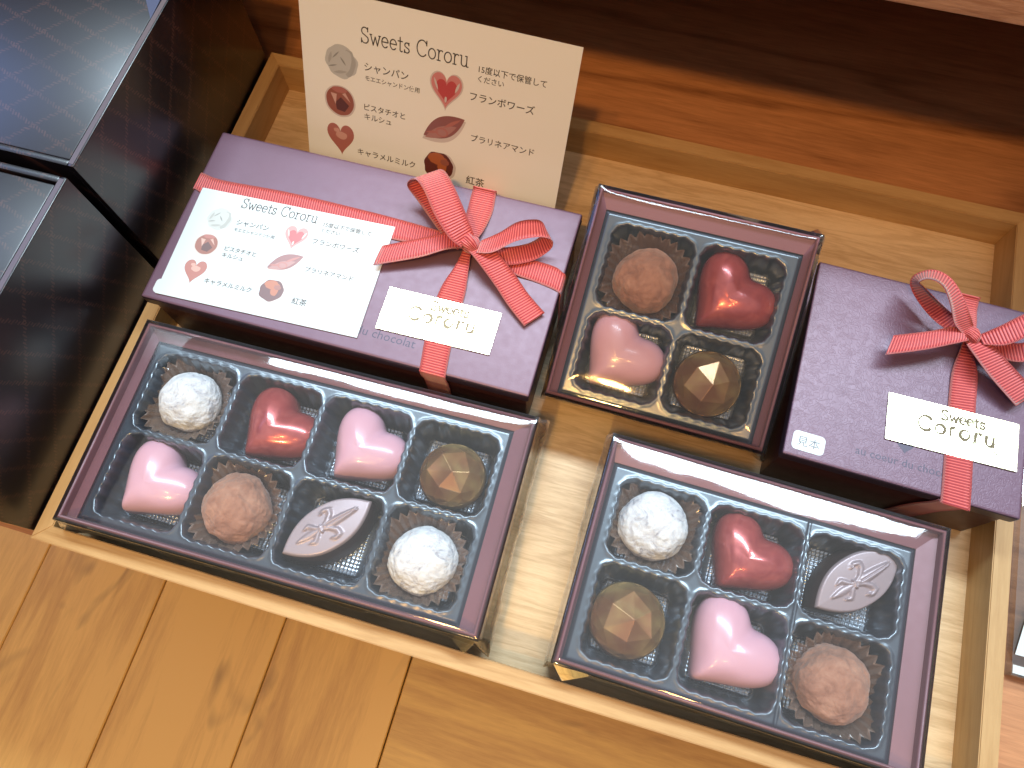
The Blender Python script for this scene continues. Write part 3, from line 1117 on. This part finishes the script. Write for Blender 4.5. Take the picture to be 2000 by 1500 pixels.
def put_gem(BM, H, x, y, ang, label, k=1.0):
    choc('chocolate_dome', 'gem', gem_bm, M['gold'], BM @ T(x, y, level(H, 0.32)) @ RZ(ang) @ SCL(k), label, 'chocolate', 'faceted gold chocolates', smooth=False)


def put_leaf(BM, H, x, y, ang, label, tilt=(0, 0)):
    choc('chocolate_leaf', 'leaf', leaf_bm, M['leaf'], BM @ T(x, y, level(H, 0.42)) @ RZ(ang) @ Euler((radians(tilt[0]), radians(tilt[1]), 0)).to_matrix().to_4x4(),
         label, 'chocolate', 'lily embossed chocolates', autos=55)


def put_truffle(BM, H, x, y, seed, col, label, cuplabel, r=1.2, ang=0, cup=(0, 0)):
    o = link('chocolate_truffle', truffle_bm(seed, r, 1.0 if col == 'cocoa' else 0.8), M[col], smooth=True)
    o.matrix_world = BM @ T(x, y, level(H, 0.14)) @ RZ(ang)
    tag(o, label, 'chocolate', 'truffles in paper cups')
    c = link('paper_cup', cup_bm(seed), M['cup'])
    c.matrix_world = BM @ T(x + cup[0], y + cup[1], level(H, 0.31)) @ RZ(seed * 17)
    tag(c, cuplabel, 'paper cup', 'pleated paper cups')


TH = 59     # the lobes point up right in the photo
put_truffle(B8, H8, -5.68, 1.62, 1.0, 'sugar', 'white sugar dusted truffle in the back row of the eight piece box', 'pleated brown paper cup round the back left white truffle of the eight piece box')
put_heart(B8, H8, -1.90, 1.26, TH, 'red', 'pearly red heart in the back row of the eight piece box')
put_heart(B8, H8, 1.72, 1.36, TH, 'pink', 'glossy pink heart between the red heart and the gold dome in the eight piece box', 0.99)
put_gem(B8, H8, 5.35, 1.45, 10, 'gold dusted faceted dome in the back right cell of the eight piece box')
put_heart(B8, H8, -5.62, -1.95, TH - 2, 'pink', 'glossy pink heart in the front left cell of the eight piece box', 1.0)
put_truffle(B8, H8, -2.20, -1.90, 2.7, 'cocoa', 'brown cocoa truffle with a folded top in the eight piece box', 'pleated brown paper cup round the cocoa truffle of the eight piece box', 1.30, 20)
put_leaf(B8, H8, 1.58, -1.80, 46, 'mauve pointed oval chocolate with a lily relief in the eight piece box', (-6, 0))
put_truffle(B8, H8, 5.25, -1.92, 3.4, 'sugar', 'white sugar dusted truffle in the front right cell of the eight piece box', 'pleated brown paper cup round the front right white truffle of the eight piece box', 1.24, cup=(-0.12, 0.02))
put_truffle(B6, H6, -3.78, 1.52, 5.2, 'sugar', 'white sugar dusted truffle with a lump on its side in the six piece box', 'pleated brown paper cup round the white truffle of the six piece box', 1.28, 10, (0.08, 0))
put_heart(B6, H6, -0.38, 1.20, TH, 'red', 'pearly red heart in the six piece box', 0.98)
put_leaf(B6, H6, 3.48, 1.75, 46, 'mauve pointed oval chocolate with a lily relief in the six piece box', (8, 0))
put_gem(B6, H6, -3.85, -2.0, 35, 'gold dusted faceted dome in the front left cell of the six piece box', 1.06)
put_heart(B6, H6, -0.40, -2.05, TH - 6, 'pink', 'matt pink heart in the front row of the six piece box', 1.06)
put_truffle(B6, H6, 3.32, -2.0, 7.9, 'cocoa', 'smooth brown cocoa truffle in the front right cell of the six piece box', 'pleated brown paper cup round the cocoa truffle of the six piece box', 1.28, 50, (0.1, -0.05))
put_truffle(B4, H4, -1.60, 1.15, 9.4, 'cocoa', 'wrinkled brown cocoa truffle in the back left cell of the four piece box', 'pleated brown paper cup round the cocoa truffle of the four piece box', 1.24, 0)
put_heart(B4, H4, 1.52, 1.10, TH - 4, 'red', 'pearly red heart in the back right cell of the four piece box', 1.02)
put_heart(B4, H4, -1.90, -2.05, TH - 2, 'pink', 'glossy pink heart in the front left cell of the four piece box', 1.0)
put_gem(B4, H4, 1.70, -2.10, 20, 'gold dusted faceted dome in the front right cell of the four piece box', 1.0)

# ------------------------------------------------------------------ gift boxes with ribbon
LZ = 3.66


def gift_box(name, cx, cy, rot, w, d, lidmat, label):
    M4 = T(cx, cy, 0.008) @ Matrix.Rotation(rot, 4, 'Z')
    r = empty('gift_box', M4, label, 'gift box', 'purple lidded gift boxes')
    z = LZ - 0.008
    bm = bmesh.new()
    add_box(bm, -w / 2, w / 2, -d / 2, d / 2, z - 0.62, z, 0.13, 4)
    bm.normal_update()
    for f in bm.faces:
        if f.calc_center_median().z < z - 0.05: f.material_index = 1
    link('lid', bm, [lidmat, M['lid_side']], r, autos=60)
    bm = bmesh.new()
    i = 0.16
    add_box(bm, -w / 2 + i, w / 2 - i, -d / 2 + i, d / 2 - i, 0, z - 0.60, 0.05, 2)
    link('box_base', bm, M['base_shaded'], r, autos=60)
    return r, M4.inverted()


def LP(inv, u, v, z): return inv @ ray_at(u, v, z)


def strip(inv, spec):
    """spec: (u, v, z, du, dv, dz) photo position of the middle, offset to one edge, edge height difference"""
    out = []
    for s in spec:
        u, v, z, du, dv = s[:5]
        d_ = s[5] if len(s) > 5 else 0
        c = LP(inv, u, v, z)
        e1 = LP(inv, u + du, v + dv, z + d_)
        out.append((c, e1 - c))
    return out


def part_strip(name, parent, pts, **kw):
    bm = bmesh.new()
    ribbon_strip(bm, pts, **kw)
    return link(name, bm, M['ribbon'], parent)


def knot(parent, c, sx, sy, sz, ang, seed):
    bm = bmesh.new()
    uvl = bm.loops.layers.uv.verify()
    rows = []
    N, K = 40, 26
    for j in range(K + 1):
        ph = pi * j / K
        row = []
        for i in range(N):
            a = 2 * pi * i / N
            x, y, z = sin(ph) * cos(a), cos(ph), sin(ph) * sin(a)
            fold = 1 + 0.10 * sin(5 * a + 2 * y + seed) * sin(ph) + 0.16 * noise.noise(Vector((x * 1.6 + seed, y * 1.6, z * 1.6)))
            x, y, z = (abs(x) ** 0.8) * (1 if x > 0 else -1), y, z
            row.append(bm.verts.new((x * sx * fold * (0.82 + 0.2 * y * y), y * sy, z * sz * fold)))
        rows.append(row)
    for j in range(K):
        for i in range(N):
            f = bm.faces.new((rows[j][i], rows[j][(i + 1) % N], rows[j + 1][(i + 1) % N], rows[j + 1][i]))
            f.smooth = True
            uv = ((j / K, i / N * 2.6), (j / K, (i + 1) / N * 2.6), ((j + 1) / K, (i + 1) / N * 2.6), ((j + 1) / K, i / N * 2.6))
            for lp, q_ in zip(f.loops, uv): lp[uvl].uv = (0.1 + 0.8 * q_[0], q_[1])
    bmesh.ops.remove_doubles(bm, verts=bm.verts, dist=0.0008)
    return link('knot', bm, M['ribbon'], parent, mat4=Matrix.Translation(c) @ RZ(ang))


def wrap_band(parent, axis, c0, c1, half, w, d, z, drop, pinch=None):
    """band over the lid: axis 'y' runs front to back; c0, c1 its cross position at both ends"""
    hw = (d if axis == 'y' else w) / 2 + 0.02
    P = []

    def add(t, zz, hf=half, off=0.0):
        c = c0 + (c1 - c0) * (t + hw) / (2 * hw)
        if axis == 'y': P.append((Vector((c, t, zz)), Vector((-hf, 0, 0))))
        else: P.append((Vector((t, c, zz)), Vector((0, hf, 0))))
    return P, add, hw


# --- gift box behind the eight piece box
gA, iA = gift_box('gift_box', -9.404, 3.415, 0.001, 15.95, 8.17, M['lid_a'], 'long purple gift box with a red bow and a menu card on its lid')
zt = LZ - 0.008
z1 = LZ + 0.03
band = strip(iA, [(946, 376, z1, 24, 6), (938, 410, z1, 24, 5), (925, 445, z1 + 0.1, 20, 5), (915, 480, z1 + 0.28, 8, 2), (903, 520, z1 + 0.14, 13, 3), (884, 570, z1 + 0.03, 24, 6), (862, 640, z1, 26, 6), (836, 750, z1, 27, 6)])
yb_ = 8.17 / 2 + 0.03
f0, b0 = band[-1], band[0]
x_f, x_b = f0[0].x, b0[0].x
front = [(Vector((x_f, -yb_ + 0.13, zt + 0.02)), Vector((0.52, 0, 0))), (Vector((x_f, -yb_, zt - 0.12)), Vector((0.52, 0, 0))), (Vector((x_f, -yb_, zt - 0.6)), Vector((0.52, 0, 0))), (Vector((x_f - 0.02, -yb_ + 0.12, zt - 1.4)), Vector((0.5, 0, 0))), (Vector((x_f - 0.05, -yb_ + 0.14, 0.1)), Vector((0.5, 0, 0)))]
back = [(Vector((x_b, yb_, 0.1)), Vector((0.5, 0, 0))), (Vector((x_b, yb_, zt - 0.15)), Vector((0.5, 0, 0))), (Vector((x_b, yb_ - 0.13, zt + 0.02)), Vector((0.5, 0, 0)))]
part_strip('ribbon_band', gA, back + band[1:-1] + front, n=8)
hb = strip(iA, [(430, 371, z1, -6, 19), (560, 396, z1, -5, 20), (700, 430, z1, -5, 21), (800, 454, z1 + 0.03, -4, 19), (880, 470, z1 + 0.25, -2, 12), (950, 490, z1 + 0.3, -2, 10), (1000, 515, z1 + 0.08, -4, 17), (1050, 531, z1, -6, 19), (1080, 542, z1, -6, 20)])
xe = 15.95 / 2 + 0.03
lc, rc = hb[0], hb[-1]
ls, rs = Vector((0, -0.41, 0)), Vector((0, -0.43, 0))
left = [(Vector((-xe, lc[0].y + 0.25, 0.1)), ls), (Vector((-xe, lc[0].y + 0.22, zt - 0.6)), ls), (Vector((-xe, lc[0].y + 0.20, zt - 0.12)), ls), (Vector((-xe + 0.13, lc[0].y + 0.18, zt + 0.02)), ls)]
right = [(Vector((xe - 0.13, rc[0].y - 0.12, zt + 0.02)), rs), (Vector((xe, rc[0].y - 0.15, zt - 0.12)), rs), (Vector((xe, rc[0].y - 0.2, zt - 0.6)), rs), (Vector((xe, rc[0].y - 0.2, 0.1)), rs)]
part_strip('ribbon_band', gA, left + hb + right, n=8)
# bow
part_strip('bow_loop', gA, strip(iA, [(910, 478, 4.15, -17, 10), (880, 445, 4.25, -19, 10), (842, 385, 4.35, -25, 9), (822, 356, 4.62, -26, 9), (826, 343, 5.0, -26, 9), (840, 342, 5.35, -27, 9), (856, 365, 5.5, -27, 9), (876, 410, 5.35, -27, 10), (898, 452, 4.95, -21, 12), (915, 475, 4.55, -14, 8)]), n=8)
part_strip('bow_loop', gA, strip(iA, [(925, 478, 4.1, 3, 12), (968, 500, 4.08, 4, 17, -0.10), (1030, 494, 4.15, 4, 17, -0.25), (1066, 474, 4.35, 7, 15, -0.35), (1071, 456, 4.75, 8, 15, -0.3), (1052, 446, 5.05, 2, 17, -0.2), (1010, 452, 5.05, -2, 19, -0.15), (968, 474, 4.85, -6, 19, -0.1), (935, 482, 4.55, -5, 12)]), n=8)
part_strip('bow_tail', gA, strip(iA, [(905, 474, 4.35, -1, -10), (870, 472, 4.35, 1, -16), (820, 484, 4.15, 3, -19), (738, 499, 4.0, 9, -19)]), n=8, crown=0.03)
part_strip('bow_tail', gA, strip(iA, [(925, 480, 4.5, 12, -8), (950, 500, 4.5, 19, -9), (985, 545, 4.15, 20, -10), (1012, 585, 3.95, 20, -11), (1044, 624, 3.85, 20, -13)]), n=8, crown=0.03)
knot(gA, LP(iA, 917, 474, 4.45), 0.40, 0.44, 0.40, 60, 1.0)


def label_quad(parent, inv, quad, z, thick, mat, name):
    P = [LP(inv, u, v, z) for u, v in quad]
    bm = bmesh.new()
    k0 = inv.translation.z
    a = [bm.verts.new((p.x, p.y, z + k0)) for p in P]
    b = [bm.verts.new((p.x, p.y, z + k0 - thick)) for p in P]
    bm.faces.new(a[::-1])
    bm.faces.new(b)
    for i in range(4): bm.faces.new((a[i], a[(i + 1) % 4], b[(i + 1) % 4], b[i]))
    bmesh.ops.recalc_face_normals(bm, faces=bm.faces)
    return link(name, bm, mat, parent), P


def frame_from(P):
    """local frame on a label: origin bottom left, x along bottom"""
    o, x = Vector(P[3]), Vector(P[2]) - Vector(P[3])
    ang = atan2(x.y, x.x)
    return Matrix.Translation(o) @ Matrix.Rotation(ang, 4, 'Z')


def gold_label(parent, inv, quad, z, ink='gold_ink'):
    lab, P = label_quad(parent, inv, quad, z, 0.02, M['foil'], 'gold_label')
    Fm = frame_from(P)
    random.seed(5)
    L1, e1 = word_lines('Sweets', 0, 0, 0.40, False, 0.05, 1.05)
    L2, e2 = word_lines('Cororu', 0, 0, 0.56, False, 0.03, 1.12, gap=0.12)
    bm = bmesh.new()
    ox, oy = 1.80, 1.25
    strokes(bm, [[(x + ox, y + oy) for x, y in pl] for pl in L1], 0.07, 0.004, 0.2)
    strokes(bm, [[(x + 1.02, y + 0.70) for x, y in pl] for pl in L2], 0.085, 0.004, 0.4)
    link('lettering', bm, M[ink], lab, mat4=Fm)
    bm = bmesh.new()
    for k, (s, a, b) in enumerate((('chocolat et confiserie', 0.75, 3.8), ('fait main avec soin', 1.6, 3.9), ('a conserver au frais', 1.7, 3.7))):
        b2 = text_bm(s, a, b, 0.50 - 0.16 * k, 0.005)
        me = bpy.data.meshes.new('t')
        b2.to_mesh(me)
        b2.free()
        bm.from_mesh(me)
        bpy.data.meshes.remove(me)
    link('small_print', bm, M['gold_ink_faint'], lab, mat4=Fm)
    return lab


gold_label(gA, iA, [(762, 560), (980, 612), (955, 693), (733, 640)], LZ + 0.07, 'gold_ink_washed')


def round_label(parent, inv, u, v, z, w, h, ang, text):
    c = LP(inv, u, v, z)
    bm = bmesh.new()
    pts = []
    r = 0.17
    for (sx, sy, a0) in ((1, 1, 0), (-1, 1, 90), (-1, -1, 180), (1, -1, 270)):
        for k in range(6):
            a = radians(a0 + 90 * k / 5)
            pts.append((sx * (w / 2 - r) + r * cos(a), sy * (h / 2 - r) + r * sin(a)))
    poly_prism(bm, pts, 0, 0.012)
    o = link('sticker', bm, M['paper'], parent, mat4=Matrix.Translation((c.x, c.y, z + inv.translation.z)) @ RZ(ang))
    if text:
        b = text_bm(text, -w * 0.34, w * 0.34, -h * 0.22, 0.015, -0.012)
        link('handwriting', b, M['pen'], o)
    return o


round_label(gA, iA, 326, 562, LZ + 0.002, 1.05, 0.62, 0, None)
b = text_bm('au coeur du chocolat', -2.2, 2.2, 0, 0, 0)
c = LP(iA, 712, 664, LZ)
cpos = iA @ ray_at(640, 640, LZ)
link('faint_print', b, M['ink_faint'], gA, mat4=Matrix.Translation((c.x - 0.25, c.y + 0.2, LZ + iA.translation.z + 0.004)) @ RZ(-1))

# --- gift box at the right
gB, iB = gift_box('gift_box', 12.044, 3.694, -0.021, 8.22, 8.11, M['lid_b'], 'square purple gift box with a red bow at the right end of the tray')
band = strip(iB, [(1890, 577, z1, 19, 4), (1889, 605, z1 + 0.02, 19, 4), (1895, 636, z1 + 0.25, 12, 3), (1890, 665, z1 + 0.35, 9, 2), (1887, 690, z1 + 0.2, 14, 3), (1884, 730, z1 + 0.06, 25, 4), (1878, 800, z1, 27, 4), (1868, 965, z1, 28, 4)])
hy = 8.11 / 2 + 0.03
x_f, x_b = band[-1][0].x, band[0][0].x
front = [(Vector((x_f, -hy + 0.13, zt + 0.02)), Vector((0.5, 0, 0))), (Vector((x_f, -hy, zt - 0.12)), Vector((0.5, 0, 0))), (Vector((x_f - 0.05, -hy, zt - 0.6)), Vector((0.5, 0, 0))), (Vector((x_f - 0.25, -hy + 0.10, zt - 1.8)), Vector((0.5, 0, 0))), (Vector((x_f - 0.5, -hy + 0.14, 0.1)), Vector((0.5, 0, 0)))]
back = [(Vector((x_b, hy, 0.1)), Vector((0.42, 0, 0))), (Vector((x_b, hy, zt - 0.15)), Vector((0.42, 0, 0))), (Vector((x_b, hy - 0.13, zt + 0.02)), Vector((0.42, 0, 0)))]
part_strip('ribbon_band', gB, back + band[1:-1] + front, n=8)
part_strip('bow_loop', gB, strip(iB, [(1888, 650, 4.3, 8, 12), (1858, 632, 4.30, -12, 10, -0.15), (1822, 600, 4.35, -14, 8, -0.35), (1792, 562, 4.6, -12, 2, -0.42), (1790, 545, 5.0, -6, -6, -0.42), (1818, 536, 5.6, 2, -9, -0.32), (1848, 550, 5.85, 6, -9, -0.25), (1868, 585, 5.6, 12, -8, -0.15), (1880, 625, 5.0, 16, -6), (1893, 650, 4.5, 10, -5)]), n=8)
part_strip('bow_loop', gB, strip(iB, [(1905, 662, 4.2, -4, -10), (1945, 680, 4.2, -4, -18), (2000, 688, 4.35, -4, -18), (2050, 660, 4.7, -4, -17), (2060, 630, 5.1, -3, -17), (2020, 625, 5.3, 4, 20), (1965, 650, 5.0, 4, 19), (1920, 665, 4.6, 3, 10)][:5] + [(2055, 615, 5.4, -8, -17), (2010, 632, 5.35, -9, -19), (1960, 655, 5.0, -8, -18), (1915, 664, 4.6, -5, -9)]), n=8)
part_strip('bow_tail', gB, strip(iB, [(1892, 655, 4.5, 0, -10), (1862, 655, 4.6, 2, -17), (1810, 665, 4.55, 3, -18), (1737, 674, 4.45, 8, -19)]), n=8, crown=0.03)
part_strip('bow_tail', gB, strip(iB, [(1900, 665, 4.5, 12, -8), (1922, 685, 4.6, 20, -8), (1955, 725, 4.4, 21, -11), (2005, 780, 4.1, 21, -13)]), n=8, crown=0.03)
knot(gB, LP(iB, 1896, 656, 4.45), 0.32, 0.34, 0.34, 60, 3.0)
gold_label(gB, iB, [(1737, 766), (1991, 829), (1986, 922), (1729, 856)], LZ + 0.07)
round_label(gB, iB, 1579, 865, LZ + 0.004, 1.15, 0.72, -1, '見本')
c = LP(iB, 1670, 885, LZ)
b = text_bm('au coeur du chocolat', 0, 3.6, 0, 0, 0)
link('faint_print', b, M['ink_faint'], gB, mat4=Matrix.Translation((c.x, c.y, LZ + iB.translation.z + 0.004)) @ RZ(0))
bm = bmesh.new()
flat_poly(bm, [(y * 0.30, x * 0.30) for x, y in heart_outline(36)], 0, 0)
c = LP(iB, 1768, 872, LZ)
link('heart_emblem', bm, M['ink_faint'], gB, mat4=Matrix.Translation((c.x, c.y, LZ + iB.translation.z + 0.004)))

# ------------------------------------------------------------------ menu cards
PH = {k: plain('print_' + k, c, 0.45, spec=0.9, coat=0.6, coatr=0.35) for k, c in dict(
    grey=(0.40, 0.40, 0.37), lgrey=(0.52, 0.53, 0.50), dgrey=(0.26, 0.26, 0.24), halo=(0.62, 0.55, 0.50), brown=(0.30, 0.085, 0.045), dbrown=(0.10, 0.018, 0.010), lbrown=(0.60, 0.36, 0.29),
    rose=(0.42, 0.135, 0.10), lrose=(0.62, 0.33, 0.26), red=(0.50, 0.05, 0.045), lred=(0.62, 0.22, 0.20), plum=(0.26, 0.085, 0.070), lplum=(0.40, 0.18, 0.15), amber=(0.42, 0.11, 0.025), damber=(0.12, 0.02, 0.008)).items()}
PK = list(PH)


def blob(cx, cy, rx, ry, seed, wob=0.06, n_=36, ang=0):
    out = []
    for i in range(n_):
        a = 2 * pi * i / n_
        r = 1 + wob * noise.noise(Vector((cos(a) * 1.7 + seed, sin(a) * 1.7, seed))) * 2
        x, y = rx * r * cos(a), ry * r * sin(a)
        out.append((cx + x * cos(ang) - y * sin(ang), cy + x * sin(ang) + y * cos(ang)))
    return out


def hpoly(cx, cy, k, ang=90, kx=1.0):
    a = radians(ang)
    return [(cx + (x * cos(a) - y * kx * sin(a)) * k, cy + (x * sin(a) + y * kx * cos(a)) * k) for x, y in heart_outline(44)]


def lens(cx, cy, a, b, ang, n_=20):
    out = []
    for s_ in (1, -1):
        for i in range(n_):
            t = -1 + 2 * i / n_
            t *= s_
            x, y = t * a, (1 - abs(t) ** 1.9) * b * s_ * -1
            out.append((cx + x * cos(ang) - y * sin(ang), cy + x * sin(ang) + y * cos(ang)))
    return out


def menu_card(M4, k, w, h, label, name, paper='paper'):
    root = empty(name, M4, label, 'menu card', 'printed chocolate menu cards')
    bm = bmesh.new()
    nx = 16
    add_box(bm, 0, w, 0, h, -0.03, 0)
    link('card', bm, M[paper], root)
    S4 = SCL(k, 1.0)

    def pic(nm, layers):
        bm = bmesh.new()
        used = []
        for li, (col, pts) in enumerate(layers):
            if col not in used: used.append(col)
            flat_poly(bm, pts, 0.003 + 0.0015 * li, used.index(col))
        link(nm, bm, [PH[c] for c in used], root, mat4=S4)
    pic('truffle_picture', [('lgrey', blob(1.66, 4.98, 0.70, 0.66, 2, 0.08)), ('grey', blob(1.98, 4.95, 0.30, 0.50, 5, 0.1)), ('lgrey', blob(1.58, 5.02, 0.56, 0.54, 3, 0.09)), ('dgrey', lens(1.45, 5.2, 0.22, 0.03, 0.8)), ('dgrey', lens(1.75, 5.0, 0.2, 0.035, -0.9)), ('dgrey', lens(1.3, 4.75, 0.2, 0.03, 0.3)), ('grey', lens(1.62, 4.55, 0.3, 0.06, 0.2)), ('grey', lens(1.2, 5.05, 0.25, 0.06, 1.3))])
    pic('dome_picture', [('halo', blob(1.56, 3.32, 0.69, 0.66, 4, 0.02)), ('brown', blob(1.56, 3.33, 0.62, 0.60, 4, 0.02)), ('dbrown', [(1.35, 3.25), (1.6, 3.5), (1.95, 3.2), (1.75, 2.9), (1.4, 2.95)]), ('lbrown', [(1.15, 3.62), (1.42, 3.60), (1.36, 3.15)]), ('lbrown', [(1.66, 3.65), (1.80, 3.72), (2.02, 3.35)]), ('rose', blob(1.55, 3.8, 0.33, 0.12, 9))])
    pic('milk_heart_picture', [('rose', hpoly(1.53, 1.62, 0.72, 92, 0.82)), ('lrose', blob(1.56, 1.82, 0.26, 0.17, 3)), ('lrose', blob(1.35, 2.02, 0.14, 0.09, 4))])
    pic('red_heart_picture', [('halo', hpoly(6.08, 4.74, 0.80, 90, 0.84)), ('lred', hpoly(6.08, 4.76, 0.73, 90, 0.84)), ('red', hpoly(6.09, 4.74, 0.50, 90, 0.84)), ('halo', lens(5.65, 5.0, 0.26, 0.04, -1.2)), ('halo', lens(6.53, 5.0, 0.24, 0.05, 1.2)), ('halo', blob(6.08, 4.45, 0.05, 0.12, 3))])
    pic('leaf_picture', [('halo', lens(6.08, 3.16, 1.06, 0.50, 0.55)), ('plum', lens(6.07, 3.28, 1.0, 0.44, 0.55)), ('lplum', lens(5.95, 3.05, 0.75, 0.22, 0.5)), ('rose', lens(6.4, 3.5, 0.45, 0.07, 0.6)), ('rose', arc(6.0, 3.05, 0.27, 0.2, 0, 350, 18)), ('lplum', arc(6.0, 3.04, 0.20, 0.14, 0, 350, 18)), ('rose', lens(5.6, 2.98, 0.3, 0.05, 0.2))])
    pic('tea_truffle_picture', [('halo', blob(6.02, 1.50, 0.66, 0.66, 8, 0.05)), ('damber', blob(5.92, 1.52, 0.64, 0.63, 8, 0.06)), ('amber', blob(5.85, 1.85, 0.42, 0.26, 2, 0.1)), ('amber', blob(6.1, 1.5, 0.2, 0.25, 6, 0.1)), ('brown', blob(6.2, 1.75, 0.2, 0.14, 7, 0.1))])
    L, ex = word_lines('Sweets Cororu', 0, 0, 0.62, True, 0, 1.0, gap=0.04)
    kx = 4.42 / ex
    bm = bmesh.new()
    strokes(bm, [[(2.52 + x * kx, 5.90 + y) for x, y in pl] for pl in L], 0.042, 0.004)
    link('title_lettering', bm, M['ink'], root, mat4=S4)
    for s, a, b, y in (('シャンパン', 2.66, 4.50, 4.86), ('モエエシャンドン使用', 2.68, 4.98, 4.46), ('ピスタチオと', 2.62, 4.40, 3.22), ('キルシュ', 2.62, 3.80, 2.82), ('キャラメルミルク', 2.28, 4.90, 1.16),
                       ('15度以下で保管して', 7.32, 10.0, 5.82), ('ください', 7.32, 8.36, 5.46), ('フランボワーズ', 7.06, 9.68, 4.68), ('プラリネアマンド', 7.24, 9.90, 3.0), ('紅茶', 7.18, 7.98, 1.08)):
        link('lettering', text_bm(s, a, b, y, 0.004, 0.006), M['ink'], root, mat4=S4)
    return root


ux = Vector((1, 0, 0))
vy = Vector((0.035, 0.45, 0.893)).normalized()
nz_ = ux.cross(vy).normalized()
MS = Matrix((ux, vy, nz_)).transposed().to_4x4()
MS.translation = Vector((-13.85, 7.75, 2.15))
ms = menu_card(MS, 1.0, 11.12, 7.54, 'large pale menu card standing behind the long purple gift box', 'menu_sign', 'cream')
# cardboard strut that holds the sign up, touching the tray floor
bm = bmesh.new()
inv = MS.inverted()
P = [inv @ Vector(p) for p in ((-8.9, 8.75, 3.9), (-7.5, 8.75, 3.9), (-7.5, 10.2, 0.01), (-8.9, 10.2, 0.01))]
Q = [p + Vector((0, 0, -0.12)) for p in P]
P[0].z = P[1].z = -0.03
Q[0].z = Q[1].z = -0.15
va = [bm.verts.new(p) for p in P]
vb = [bm.verts.new(p) for p in Q]
bm.faces.new(va)
bm.faces.new(vb[::-1])
for i in range(4): bm.faces.new((va[i], vb[i], vb[(i + 1) % 4], va[(i + 1) % 4]))
P2 = [inv @ Vector(p) for p in ((-13.0, 7.72, 2.3), (-4.0, 7.72, 2.3), (-4.0, 7.9, 0.01), (-13.0, 7.9, 0.01))]
va = [bm.verts.new(p) for p in P2]
vb = [bm.verts.new(p + Vector((0, 0, -0.1))) for p in P2]
bm.faces.new(va)
bm.faces.new(vb[::-1])
for i in range(4): bm.faces.new((va[i], vb[i], vb[(i + 1) % 4], va[(i + 1) % 4]))
bmesh.ops.recalc_face_normals(bm, faces=bm.faces)
link('easel_strut', bm, M['paper'], ms)

p0, p1 = ray_at(303, 572, 3.70), ray_at(697, 660, 3.70)
an = atan2(p1.y - p0.y, p1.x - p0.x)
MF = Matrix.Translation((p0.x, p0.y, 3.715)) @ Matrix.Rotation(an, 4, 'Z')
menu_card(MF, (p1 - p0).length / 11.12, (p1 - p0).length, 5.02, 'small white menu card lying on the long purple gift box, tucked under its ribbon', 'menu_card')

# ------------------------------------------------------------------ clear acrylic stand at the right edge
ac = empty('acrylic_stand', T(18.0, 0, TT), 'clear acrylic stand with a white sheet beside the right rim of the tray', 'stand')
box('acrylic_base', 0.0, 9, -5.1, 6.5, 0.003, 0.45, film_mat('clear_acrylic', 0.08, (0.93, 0.94, 0.96), 0.0, 1.8, 0.02), ac, bevel=0.04)
bm = bmesh.new()
pts = [(0.05, -4.35), (9, -4.35), (9, 3.0), (1.2, -1.2), (0.35, -3.0)]
poly_prism(bm, pts, 0.50, 0.53)
link('white_sheet', bm, M['paper'], ac)
bm = bmesh.new()
poly_prism(bm, [(0.02, -5.02), (9, -5.02), (9, -4.72), (0.02, -4.72)], 0.46, 0.49)
link('white_edge_strip', bm, M['paper'], ac)
